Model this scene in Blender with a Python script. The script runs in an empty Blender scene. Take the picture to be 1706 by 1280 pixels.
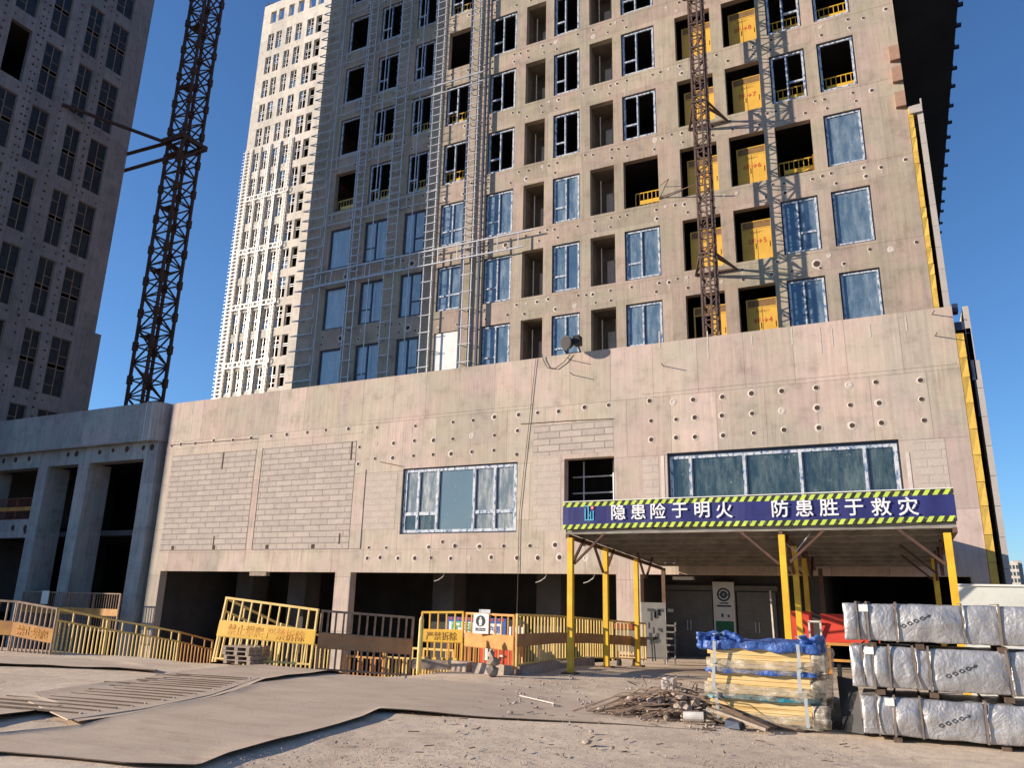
import bpy, bmesh, math, random
from mathutils import Vector, Matrix, noise
from mathutils.bvhtree import BVHTree
random.seed(7)
rad = math.radians
S = bpy.context.scene
C = S.collection

# ------------------------------------------------------------------ camera
F_PX, YAW, PITCH, ROLL, CAM_H = 1282.19, rad(26.58167), rad(15.65243), rad(-1.33293), 1.6
_f = Vector((-math.sin(YAW) * math.cos(PITCH), math.cos(YAW) * math.cos(PITCH), math.sin(PITCH)))
_r = Vector((math.cos(YAW), math.sin(YAW), 0))
_d = _f.cross(_r)
_r2 = _r * math.cos(ROLL) + _d * math.sin(ROLL)
_d2 = _d * math.cos(ROLL) - _r * math.sin(ROLL)
cam = bpy.data.cameras.new('camera')
cam.sensor_width = 36; cam.sensor_fit = 'HORIZONTAL'; cam.lens = F_PX / 1706 * 36
cam.clip_start = 0.1; cam.clip_end = 6000
co = bpy.data.objects.new('camera', cam); C.objects.link(co)
m4 = Matrix.Identity(4)
for i in range(3):
    m4[i][0] = _r2[i]; m4[i][1] = -_d2[i]; m4[i][2] = -_f[i]
m4.translation = Vector((0, 0, CAM_H))
co.matrix_world = m4
S.camera = co

def ray(px, py):
    return _r2 * ((px - 853) / F_PX) + _d2 * ((py - 640) / F_PX) + _f
def onY(px, py, Y):
    r = ray(px, py); t = Y / r.y; return Vector((r.x * t, Y, CAM_H + r.z * t))
def onZ(px, py, z=0.0):
    r = ray(px, py); t = (z - CAM_H) / r.z; return Vector((r.x * t, r.y * t, z))
def onX(px, py, X):
    r = ray(px, py); t = X / r.x; return Vector((X, r.y * t, CAM_H + r.z * t))

# ------------------------------------------------------------------ world and sun
SUN_AZ, SUN_EL = rad(63.5), rad(16.0)      # travel direction of the light, from +Y towards +X
w = bpy.data.worlds.new('World'); S.world = w; w.use_nodes = True
nt = w.node_tree; nt.nodes.clear()
sky = nt.nodes.new('ShaderNodeTexSky'); sky.sky_type = 'NISHITA'; sky.sun_disc = False
sky.sun_elevation = SUN_EL; sky.sun_rotation = math.atan2(-math.sin(SUN_AZ), -math.cos(SUN_AZ))
sky.altitude = 100; sky.air_density = 1.0; sky.dust_density = 0.25; sky.ozone_density = 6.5
bg = nt.nodes.new('ShaderNodeBackground'); bg.inputs[1].default_value = 0.105
wo = nt.nodes.new('ShaderNodeOutputWorld')
nt.links.new(sky.outputs[0], bg.inputs[0]); nt.links.new(bg.outputs[0], wo.inputs[0])
L = Vector((math.sin(SUN_AZ) * math.cos(SUN_EL), math.cos(SUN_AZ) * math.cos(SUN_EL), -math.sin(SUN_EL)))
sun = bpy.data.lights.new('sun', 'SUN'); sun.energy = 5.0; sun.angle = rad(0.5); sun.color = (1.0, 0.86, 0.70)
so = bpy.data.objects.new('sun', sun); C.objects.link(so)
so.rotation_euler = L.to_track_quat('-Z', 'Y').to_euler(); so.location = (-60, -40, 60)
S.view_settings.view_transform = 'Standard'; S.view_settings.look = 'None'
S.view_settings.exposure = 0.80; S.view_settings.gamma = 1.0

# ------------------------------------------------------------------ materials
class NB:
    """small node-graph builder"""
    def __init__(s, name):
        s.m = bpy.data.materials.new(name); s.m.use_nodes = True
        s.t = s.m.node_tree; s.t.nodes.clear()
        s.b = s.n('ShaderNodeBsdfPrincipled'); s.o = s.n('ShaderNodeOutputMaterial')
        s.l(s.b.outputs[0], s.o.inputs[0])
        s._pos = None
    def n(s, k): return s.t.nodes.new(k)
    def l(s, a, b): s.t.links.new(a, b)
    def pos(s):
        if s._pos is None: s._pos = s.n('ShaderNodeNewGeometry').outputs['Position']
        return s._pos
    def scaled(s, sc):
        v = s.n('ShaderNodeVectorMath'); v.operation = 'MULTIPLY'; s.l(s.pos(), v.inputs[0]); v.inputs[1].default_value = sc
        return v.outputs[0]
    def noise(s, scale, detail=4, vec=None, rough=.55):
        n = s.n('ShaderNodeTexNoise'); n.inputs['Scale'].default_value = scale; n.inputs['Detail'].default_value = detail
        n.inputs['Roughness'].default_value = rough
        s.l(vec or s.pos(), n.inputs['Vector']); return n.outputs['Fac']
    def ramp(s, fac, stops):
        r = s.n('ShaderNodeValToRGB'); e = r.color_ramp.elements
        while len(e) < len(stops): e.new(.5)
        for el, (p, c) in zip(e, stops):
            el.position = p; el.color = (*c, 1) if len(c) == 3 else c
        s.l(fac, r.inputs[0]); return r.outputs[0]
    def val(s, fac, a, b, lo=0., hi=1.):
        r = s.n('ShaderNodeMapRange'); r.inputs[1].default_value = a; r.inputs[2].default_value = b
        r.inputs[3].default_value = lo; r.inputs[4].default_value = hi; s.l(fac, r.inputs[0]); return r.outputs[0]
    def mix(s, fac, a, b, mode='MIX'):
        x = s.n('ShaderNodeMix'); x.data_type = 'RGBA'; x.blend_type = mode
        for sock, v in ((x.inputs[0], fac), (x.inputs[6], a), (x.inputs[7], b)):
            if isinstance(v, (int, float)): sock.default_value = v
            elif isinstance(v, tuple): sock.default_value = (*v, 1)
            else: s.l(v, sock)
        return x.outputs[2]
    def bump(s, h, strength=.3, dist=.02):
        b = s.n('ShaderNodeBump'); b.inputs['Strength'].default_value = strength; b.inputs['Distance'].default_value = dist
        s.l(h, b.inputs['Height']); s.l(b.outputs[0], s.b.inputs['Normal'])
    def out(s, col, rough=.85, metal=0., spec=.3):
        if isinstance(col, tuple): s.b.inputs['Base Color'].default_value = (*col, 1)
        else: s.l(col, s.b.inputs['Base Color'])
        if isinstance(rough, (int, float)): s.b.inputs['Roughness'].default_value = rough
        else: s.l(rough, s.b.inputs['Roughness'])
        s.b.inputs['Metallic'].default_value = metal
        s.b.inputs['Specular IOR Level'].default_value = spec
        return s.m

def simple(name, c1, c2=None, scale=3., rough=.7, metal=0., spec=.3, bump=0., bscale=None):
    g = NB(name); c2 = c2 or tuple(v * .75 for v in c1)
    f = g.noise(scale, 5)
    col = g.mix(g.val(f, .35, .65), c1, c2)
    fine = g.noise(scale * 9, 3)
    col = g.mix(g.val(fine, .55, .75, 0, .35), col, tuple(v * .6 for v in c1))
    if bump: g.bump(g.noise(bscale or scale * 6, 4), bump, .02)
    return g.out(col, rough, metal, spec)

def planar(g, sx=1., sz=1., oy=0.):
    """(x + y, z) of the world position: panels on upright walls"""
    sp = g.n('ShaderNodeSeparateXYZ'); g.l(g.pos(), sp.inputs[0])
    ad = g.n('ShaderNodeMath'); ad.operation = 'ADD'; g.l(sp.outputs[0], ad.inputs[0]); g.l(sp.outputs[1], ad.inputs[1])
    cb = g.n('ShaderNodeCombineXYZ')
    for o_, sc, i in ((ad.outputs[0], sx, 0), (sp.outputs[2], sz, 1)):
        mm = g.n('ShaderNodeMath'); mm.operation = 'MULTIPLY'; mm.inputs[1].default_value = sc
        g.l(o_, mm.inputs[0]); g.l(mm.outputs[0], cb.inputs[i])
    return cb.outputs[0]

def brick(g, vec, c1, c2, mortar, bw, rh, ms, off=.5, bias=0., smooth=.1):
    b = g.n('ShaderNodeTexBrick'); g.l(vec, b.inputs['Vector'])
    b.inputs['Color1'].default_value = (*c1, 1); b.inputs['Color2'].default_value = (*c2, 1); b.inputs['Mortar'].default_value = (*mortar, 1)
    b.inputs['Scale'].default_value = 1; b.inputs['Brick Width'].default_value = bw; b.inputs['Row Height'].default_value = rh
    b.inputs['Mortar Size'].default_value = ms; b.inputs['Mortar Smooth'].default_value = smooth; b.inputs['Bias'].default_value = bias
    b.offset = off
    return b

def concrete(name, base, pink, yellow, bw=1.85, rh=2.44, streak=.3, line=.7):
    g = NB(name); v = planar(g)
    col = g.ramp(g.noise(.42, 5, None, .6), [(.38, yellow), (.49, base), (.60, pink)])
    # cast panels, each a little lighter or darker than its neighbour
    p1 = brick(g, v, (1.08,) * 3, (.87,) * 3, (line,) * 3, bw, rh, .012, .37)
    p2 = brick(g, v, (1.05, 1.03, 1.0), (.94, .95, .97), (.97,) * 3, bw * .41, rh * 1.7, .004, .21)
    col = g.mix(1., col, p1.outputs[0], 'MULTIPLY'); col = g.mix(.8, col, p2.outputs[0], 'MULTIPLY')
    # vertical run marks
    st = g.noise(1., 5, g.scaled((7.5, 7.5, .35)))
    col = g.mix(1., col, g.ramp(st, [(.32, (1 - streak,) * 3), (.56, (1, 1, 1)), (.75, (1.07, 1.06, 1.04))]), 'MULTIPLY')
    bl = g.noise(1.3, 6, None, .65)
    col = g.mix(1., col, g.ramp(bl, [(.3, (.78, .77, .75)), (.47, (1, 1, 1)), (.68, (1.1, 1.09, 1.08))]), 'MULTIPLY')
    fs = g.noise(1., 4, g.scaled((22, 22, .7)), .6)
    fm = g.noise(.55, 3)
    col = g.mix(g.val(fm, .46, .60), col, g.mix(1., col, g.ramp(fs, [(.36, (.86, .85, .84)), (.52, (1, 1, 1)), (.66, (1.1, 1.09, 1.07))]), 'MULTIPLY'))
    di = g.noise(5., 6, None, .75)
    col = g.mix(g.val(di, .58, .72, 0, .4), col, tuple(c * .62 for c in base))
    pit = g.noise(11., 3)
    col = g.mix(g.val(pit, .64, .72, 0, .5), col, tuple(c * .55 for c in base))
    g.bump(g.noise(7., 5), .25, .02)
    return g.out(col, .92, 0, .15)

MAT = {}
MAT['podium'] = concrete('podium_concrete', (.49, .41, .34), (.53, .415, .36), (.475, .415, .335), 1.85, 2.44, .12, .6)
MAT['tower'] = concrete('tower_concrete', (.40, .335, .265), (.43, .335, .28), (.38, .335, .255), 2.1, 4.24, .13, .82)
MAT['far'] = concrete('far_tower_concrete', (.66, .605, .53), (.68, .615, .545), (.65, .60, .52), 3, 4.24, .1, .88)
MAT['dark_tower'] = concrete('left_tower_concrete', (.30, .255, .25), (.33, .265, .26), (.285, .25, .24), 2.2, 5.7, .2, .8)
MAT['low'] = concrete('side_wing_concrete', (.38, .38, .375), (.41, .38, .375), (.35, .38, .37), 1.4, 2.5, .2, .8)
MAT['inside'] = simple('bare_room_concrete', (.085, .08, .078), (.05, .048, .047), .6, .95)  # depth shade of the rooms is put into this near-black colour
MAT['pale_plaster'] = simple('hole_plaster', (.60, .53, .46), (.50, .44, .38), 8, .95)
MAT['hole'] = simple('hole_dark', (.10, .06, .045), (.05, .03, .025), 12, .95)
MAT['black'] = simple('black', (.015, .015, .017), (.03, .03, .03), 4, .6)
MAT['pale_strip'] = simple('pale_render_strip', (.66, .58, .52), (.55, .48, .43), 3, .95)

def blockwork(name='grey_blockwork', c1=(.53, .45, .385), c2=(.42, .36, .315), mo=(.20, .165, .14)):
    g = NB(name); v = planar(g, 1, 1)
    b = brick(g, v, c1, c2, mo, 1.02, .288, .026, .45, .1, .25)
    col = g.mix(.32, b.outputs[0], g.ramp(g.noise(2.2, 5), [(.35, (.40, .345, .31)), (.65, (.58, .49, .42))]))
    col = g.mix(1., col, g.ramp(g.noise(14., 4), [(.3, (.84,) * 3), (.6, (1.03,) * 3)]), 'MULTIPLY')
    sub = g.n('ShaderNodeMath'); sub.operation = 'SUBTRACT'; sub.inputs[0].default_value = 1; g.l(b.outputs['Fac'], sub.inputs[1])
    g.bump(sub.outputs[0], .5, .012)
    return g.out(col, .95, 0, .1)
MAT['block'] = blockwork()
MAT['block_soft'] = blockwork('faint_blockwork', (.53, .445, .375), (.49, .415, .355), (.44, .37, .315))

def glass(name, tint, dust_col, dust, rough=.06, streaky=True):
    g = NB(name)
    d = g.noise(1., 6, g.scaled((3.2, 3.2, .8)), .7) if streaky else g.noise(.6, 5)
    sp = g.noise(9., 5, g.scaled((1, 1, .5)), .75)
    f = g.val(d, .42, .75, 0, dust)
    col = g.mix(f, tint, dust_col)
    col = g.mix(g.val(sp, .63, .72, 0, .5 * min(1, dust * 2)), col, (.65, .68, .72))
    m = g.out(col, g.val(d, .35, .75, rough, rough + .35), 0., .9)
    g.b.inputs['Coat Weight'].default_value = .6; g.b.inputs['Coat Roughness'].default_value = rough
    g.bump(g.noise(.8, 2), .06, .05)
    return m
MAT['glass'] = glass('dusty_blue_glass', (.075, .125, .175), (.33, .40, .46), .7)
MAT['glass_clear'] = glass('clear_blue_glass', (.05, .10, .16), (.16, .24, .31), .4, .03, False)
MAT['glass_shade'] = glass('pale_filmed_glass', (.24, .31, .35), (.42, .48, .51), .9, .08)  # reflected sky is put into the pale tint, with film and dust
MAT['glass_dust'] = glass('filmed_dusty_glass', (.14, .16, .16), (.52, .52, .50), 1.0, .12)
MAT['glass_dark'] = glass('dark_green_glass', (.016, .028, .027), (.17, .22, .21), .7, .08)
MAT['glass_dim'] = simple('grimy_dark_glass', (.022, .024, .032), (.04, .042, .05), 1.5, .45, 0, .25)
MAT['recess'] = simple('recess_render', (.20, .165, .125), (.14, .115, .09), 1.5, .95)  # shade inside the balcony recesses is put into this darker colour
MAT['glass_mirror'] = glass('clean_grey_glass', (.12, .17, .195), (.16, .21, .23), .3, .02, False)

def film():
    g = NB('protective_film')
    f = g.noise(5.5, 3, g.scaled((1.6, 1.6, .7)), .6)
    col = g.ramp(f, [(.36, (.06, .11, .22)), (.44, (.26, .32, .42)), (.52, (.50, .53, .57)), (.7, (.62, .64, .66))])
    g.bump(g.noise(20, 3), .4, .01)
    return g.out(col, .4, 0, .5)
MAT['film'] = film()
MAT['frame_dark'] = simple('window_aluminium', (.035, .045, .075), (.05, .06, .09), 3, .4, .3, .5)
MAT['galv'] = simple('galvanised_steel', (.60, .60, .61), (.44, .44, .455), 4, .42, .3, .5)
MAT['galv_bright'] = simple('bright_galvanised_steel', (.80, .79, .76), (.62, .61, .59), 2, .45, .3, .5)
MAT['yellow'] = simple('yellow_paint', (.72, .43, .045), (.60, .34, .035), 2.2, .5, 0, .4)
MAT['yellow_post'] = simple('canopy_yellow_paint', (.78, .50, .03), (.66, .38, .025), 3., .45, 0, .45)
MAT['yellow_pale'] = simple('faded_yellow_paint', (.74, .56, .20), (.62, .42, .13), 3, .55, 0, .35)
MAT['gate_yellow'] = simple('landing_gate_yellow', (.70, .42, .07), (.62, .35, .05), 1.5, .55, 0, .35)
MAT['rust_yellow'] = simple('worn_orange_paint', (.60, .30, .075), (.44, .20, .06), 3, .65)  # orange paint; barriers seen in shade have that shade in this tone
MAT['brown_plate'] = simple('brown_plate', (.42, .235, .11), (.32, .17, .085), 3, .75)  # plates turned from the sun: their shade is put into the brown
MAT['dull_bar'] = simple('dull_grey_bars', (.34, .235, .16), (.22, .14, .10), 6, .7)  # dull brown; barriers facing away from the sun have shade in this tone
MAT['red_bar'] = simple('oxide_red_bars', (.27, .085, .055), (.18, .06, .04), 5, .75)
MAT['mesh_brown'] = simple('brown_wire_mesh', (.26, .15, .06), (.18, .10, .04), 6, .8)
MAT['rust'] = simple('crane_rust', (.13, .062, .042), (.075, .045, .04), 5, .8, .1)
MAT['hoist'] = simple('hoist_mast_paint', (.16, .10, .08), (.10, .07, .06), 6, .6, .3)
MAT['rust_bar'] = simple('rusty_rebar', (.16, .095, .065), (.10, .06, .045), 8, .85)
MAT['red'] = simple('red_cabinet_paint', (.62, .065, .035), (.52, .05, .03), 3, .45, 0, .4)
MAT['white'] = simple('white_board', (.78, .77, .74), (.68, .67, .64), 3, .6)
MAT['offwhite'] = simple('off_white_sheet', (.62, .63, .58), (.54, .55, .50), 1.2, .6)
MAT['blue_sign'] = simple('blue_sign', (.03, .13, .42), (.03, .11, .36), 6, .5)
MAT['navy'] = simple('navy_banner', (.028, .032, .155), (.022, .024, .115), 2.6, .5, 0, .35)
MAT['light_blue'] = simple('light_blue_mark', (.10, .48, .68), None, 5, .5)
MAT['letter'] = simple('white_lettering', (.80, .80, .80), (.70, .70, .72), 8, .6)
MAT['letter_red'] = simple('red_lettering', (.55, .06, .03), (.48, .08, .03), 8, .7)
MAT['letter_orange'] = simple('faded_orange_lettering', (.62, .23, .04), (.66, .36, .07), 6, .7)
MAT['letter_brown'] = simple('brown_lettering', (.28, .15, .03), (.36, .2, .04), 8, .7)
MAT['letter_green'] = simple('green_lettering', (.10, .50, .22), None, 8, .6)
MAT['green'] = simple('green_panel', (.025, .16, .085), (.02, .13, .07), 3, .5)
MAT['shutter'] = simple('grey_shutter', (.20, .19, .175), (.16, .15, .14), 2, .6, .2)
MAT['roof_sheet'] = simple('canopy_deck', (.30, .28, .245), (.19, .175, .15), 2, .8)
MAT['insul'] = simple('yellow_mineral_wool', (.72, .47, .10), (.60, .38, .085), 3, .95, 0, .1, .6, 9)
MAT['stone'] = simple('stone_cladding', (.46, .41, .37), (.40, .36, .33), 1.5, .8)
MAT['brown_box'] = simple('brown_board', (.40, .24, .17), (.33, .20, .14), 3, .9)
MAT['soffit'] = simple('dark_soffit', (.075, .068, .07), (.05, .046, .05), .4, .95)  # shade under the overhang is put into this dark colour
MAT['cable'] = simple('cable', (.12, .07, .06), None, 6, .7)
MAT['wood'] = simple('weathered_wood', (.36, .29, .22), (.24, .19, .15), 8, .9)
MAT['dark_wood'] = simple('dark_timber', (.13, .085, .06), (.08, .055, .04), 10, .9)
MAT['pipe_white'] = simple('white_pipe', (.74, .69, .62), None, 6, .6)
MAT['rubble'] = simple('concrete_rubble', (.44, .35, .28), (.30, .235, .185), 9, .95, 0, .1, .5, 30)
MAT['dusty_bar'] = simple('dusty_rebar', (.25, .175, .125), (.16, .11, .08), 8, .9)
MAT['sheet_dark'] = simple('dark_sheet', (.03, .035, .045), (.05, .05, .06), 5, .35, 0, .5)
MAT['strap_pale'] = simple('pale_strap', (.46, .48, .47), (.36, .40, .42), 6, .45)
MAT['strap_dark'] = simple('dark_strap', (.14, .12, .11), (.22, .17, .13), 7, .7)
MAT['mark'] = simple('black_print', (.05, .055, .06), None, 8, .7)

def planks():
    g = NB('sawn_timber')
    f = g.noise(1., 5, g.scaled((.8, 14, 26)), .6)
    col = g.ramp(f, [(.28, (.36, .20, .06)), (.45, (.66, .44, .16)), (.6, (.72, .52, .24)), (.8, (.74, .60, .34))])
    col = g.mix(g.val(g.noise(3, 4), .5, .75, 0, .5), col, (.70, .60, .42))
    g.bump(f, .35, .02)
    return g.out(col, .6, 0, .4)
MAT['planks'] = planks()

def tarp(name, a, b):
    g = NB(name); f = g.noise(5, 5, None, .6)
    col = g.ramp(f, [(.3, a), (.55, b), (.78, tuple(min(.6, v * 2.2 + .04) for v in b))])
    g.bump(g.noise(9, 5), .9, .04)
    return g.out(col, .42, 0, .5)
MAT['tarp_blue'] = tarp('blue_tarpaulin', (.018, .05, .20), (.035, .10, .33))
MAT['tarp_teal'] = tarp('teal_tarpaulin', (.01, .11, .13), (.02, .19, .24))

def plastic():
    g = NB('clear_plastic_wrap')
    f = g.noise(7, 5, g.scaled((1, 1, 2.5)), .65)
    col = g.ramp(f, [(.3, (.40, .34, .25)), (.6, (.54, .48, .38)), (.75, (.74, .72, .67))])
    g.bump(f, .9, .03)
    m = g.out(col, .25, 0, .7)
    g.l(g.val(f, .3, .7, .16, .72), g.b.inputs['Alpha'])
    return m
MAT['plastic'] = plastic()

def foil():
    g = NB('silver_foil_wrap')
    v = g.n('ShaderNodeTexVoronoi'); v.feature = 'F1'; v.inputs['Scale'].default_value = 6.5
    ds = g.n('ShaderNodeVectorMath'); ds.operation = 'ADD'
    nz = g.n('ShaderNodeTexNoise'); nz.inputs['Scale'].default_value = 4; nz.inputs['Detail'].default_value = 4
    g.l(g.pos(), nz.inputs['Vector']); g.l(g.pos(), ds.inputs[0]); g.l(nz.outputs['Color'], ds.inputs[1])
    g.l(ds.outputs[0], v.inputs['Vector'])
    f = g.noise(9, 6, g.scaled((1, 1, .55)), .7)
    add = g.n('ShaderNodeMath'); add.operation = 'ADD'; g.l(v.outputs['Distance'], add.inputs[0]); g.l(f, add.inputs[1])
    g.bump(add.outputs[0], .30, .03)
    col = g.mix(g.val(g.noise(2.5, 4), .35, .7), (.44, .435, .44), (.33, .32, .32))
    return g.out(col, g.val(f, .3, .7, .36, .55), .55, .5)
MAT['foil'] = foil()

def hazard():
    g = NB('hazard_stripe')
    sp = g.n('ShaderNodeSeparateXYZ'); g.l(g.pos(), sp.inputs[0])
    a = g.n('ShaderNodeMath'); a.operation = 'MULTIPLY_ADD'; g.l(sp.outputs[2], a.inputs[0]); a.inputs[1].default_value = -.65; g.l(sp.outputs[0], a.inputs[2])
    b = g.n('ShaderNodeMath'); b.operation = 'MULTIPLY'; b.inputs[1].default_value = 5.6; g.l(a.outputs[0], b.inputs[0])
    c = g.n('ShaderNodeMath'); c.operation = 'FRACT'; g.l(b.outputs[0], c.inputs[0])
    d = g.n('ShaderNodeMath'); d.operation = 'GREATER_THAN'; d.inputs[1].default_value = .5; g.l(c.outputs[0], d.inputs[0])
    col = g.mix(d.outputs[0], (.50, .62, .07), (.025, .03, .03))
    col = g.mix(g.val(g.noise(18, 3), .58, .7, 0, .4), col, (.45, .45, .4))
    return g.out(col, .6)
MAT['hazard'] = hazard()
def stripes_yb():
    g = NB('yellow_black_base')
    sp = g.n('ShaderNodeSeparateXYZ'); g.l(g.pos(), sp.inputs[0])
    b = g.n('ShaderNodeMath'); b.operation = 'MULTIPLY_ADD'; g.l(sp.outputs[0], b.inputs[0]); b.inputs[1].default_value = 3.2; g.l(sp.outputs[2], b.inputs[2])
    c = g.n('ShaderNodeMath'); c.operation = 'FRACT'; g.l(b.outputs[0], c.inputs[0])
    d = g.n('ShaderNodeMath'); d.operation = 'GREATER_THAN'; d.inputs[1].default_value = .55; g.l(c.outputs[0], d.inputs[0])
    col = g.mix(d.outputs[0], (.62, .42, .06), (.05, .05, .05))
    return g.out(col, .7)
MAT['yb'] = stripes_yb()

def ground_mat():
    g = NB('dusty_yard_ground')
    f = g.noise(.35, 6, None, .6)
    col = g.ramp(f, [(.3, (.49, .385, .28)), (.5, (.62, .495, .365)), (.7, (.68, .555, .42))])
    f2 = g.noise(3.2, 6, None, .65)
    col = g.mix(1., col, g.ramp(f2, [(.3, (.80, .78, .77)), (.55, (1, 1, 1)), (.75, (1.08, 1.07, 1.05))]), 'MULTIPLY')
    f3 = g.noise(38, 4, None, .7)
    col = g.mix(g.val(f3, .57, .72, 0, .5), col, (.22, .18, .15))
    # hairline cracks and damp patches
    vo = g.n('ShaderNodeTexVoronoi'); vo.feature = 'DISTANCE_TO_EDGE'; vo.inputs['Scale'].default_value = .55
    wp = g.n('ShaderNodeVectorMath'); wp.operation = 'ADD'; nz = g.n('ShaderNodeTexNoise'); nz.inputs['Scale'].default_value = 1.6; nz.inputs['Detail'].default_value = 5
    g.l(g.pos(), nz.inputs['Vector']); g.l(g.pos(), wp.inputs[0]); g.l(nz.outputs['Color'], wp.inputs[1]); g.l(wp.outputs[0], vo.inputs['Vector'])
    cm = g.n('ShaderNodeMath'); cm.operation = 'MULTIPLY'; g.l(g.val(vo.outputs['Distance'], .003, .010, .6, 0), cm.inputs[0]); g.l(g.val(g.noise(.45, 3), .50, .62), cm.inputs[1])
    col = g.mix(cm.outputs[0], col, (.20, .155, .12))
    col = g.mix(g.val(g.noise(.7, 5, g.scaled((1, 2.2, 1)), .6), .56, .66, 0, .35), col, (.36, .28, .215))
    # long dry scuffs
    f4 = g.noise(1., 4, g.scaled((.9, 5., 1)))
    col = g.mix(g.val(f4, .55, .75, 0, .4), col, (.56, .48, .42))
    # dusty concrete yard in the middle, dark soil added all round it to cut bounced light
    sp = g.n('ShaderNodeSeparateXYZ'); g.l(g.pos(), sp.inputs[0])
    def band(o_, c, h):
        a = g.n('ShaderNodeMath'); a.operation = 'SUBTRACT'; g.l(o_, a.inputs[0]); a.inputs[1].default_value = c
        b = g.n('ShaderNodeMath'); b.operation = 'ABSOLUTE'; g.l(a.outputs[0], b.inputs[0])
        return g.val(b.outputs[0], h, h + 3., 1, 0)
    mk = g.n('ShaderNodeMath'); mk.operation = 'MULTIPLY'; g.l(band(sp.outputs[0], -10, 24), mk.inputs[0]); g.l(band(sp.outputs[1], 14, 17), mk.inputs[1])
    col = g.mix(mk.outputs[0], g.mix(f2, (.085, .07, .055), (.16, .135, .105)), col)
    ad = g.n('ShaderNodeMath'); ad.operation = 'MULTIPLY_ADD'; g.l(f3, ad.inputs[0]); ad.inputs[1].default_value = .35; g.l(f2, ad.inputs[2])
    g.bump(ad.outputs[0], .5, .03)
    return g.out(col, .95, 0, .1)
MAT['ground'] = ground_mat()
def sheet_mat():
    g = NB('dusty_steel_sheet')
    f = g.noise(1., 6, g.scaled((.8, 1.7, 1)), .65)
    col = g.ramp(f, [(.3, (.43, .335, .25)), (.5, (.50, .395, .30)), (.7, (.55, .44, .335))])
    st = g.noise(1., 4, g.scaled((.35, 11, 1)), .55)
    col = g.mix(1., col, g.ramp(st, [(.35, (.965, .96, .955)), (.6, (1.02, 1.02, 1.02))]), 'MULTIPLY')
    col = g.mix(g.val(g.noise(.8, 5), .5, .75, 0, .45), col, (.46, .345, .29))
    col = g.mix(g.val(g.noise(24, 3), .64, .74, 0, .35), col, (.25, .2, .17))
    col = g.mix(g.val(g.noise(1.7, 5, g.scaled((.6, 1.4, 1)), .65), .58, .66, 0, .30), col, (.30, .195, .14))
    col = g.mix(g.val(g.noise(2.6, 6, None, .7), .55, .75, 0, .45), col, (.57, .47, .375))
    sc = g.noise(1., 3, g.scaled((1.2, 30, 1)), .5)
    col = g.mix(g.val(sc, .66, .72, 0, .35), col, (.30, .24, .19))
    fine = g.noise(30, 4, None, .7)
    col = g.mix(1., col, g.ramp(fine, [(.3, (.86, .85, .84)), (.6, (1.04, 1.04, 1.03))]), 'MULTIPLY')
    hh = g.n('ShaderNodeMath'); hh.operation = 'MULTIPLY_ADD'; g.l(fine, hh.inputs[0]); hh.inputs[1].default_value = .3; g.l(f, hh.inputs[2])
    g.bump(hh.outputs[0], .3, .02)
    return g.out(col, .9, 0, .12)
MAT['sheet'] = sheet_mat()
MAT['gravel'] = simple('grey_gravel', (.44, .37, .32), (.32, .265, .225), 10, .95)

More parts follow.
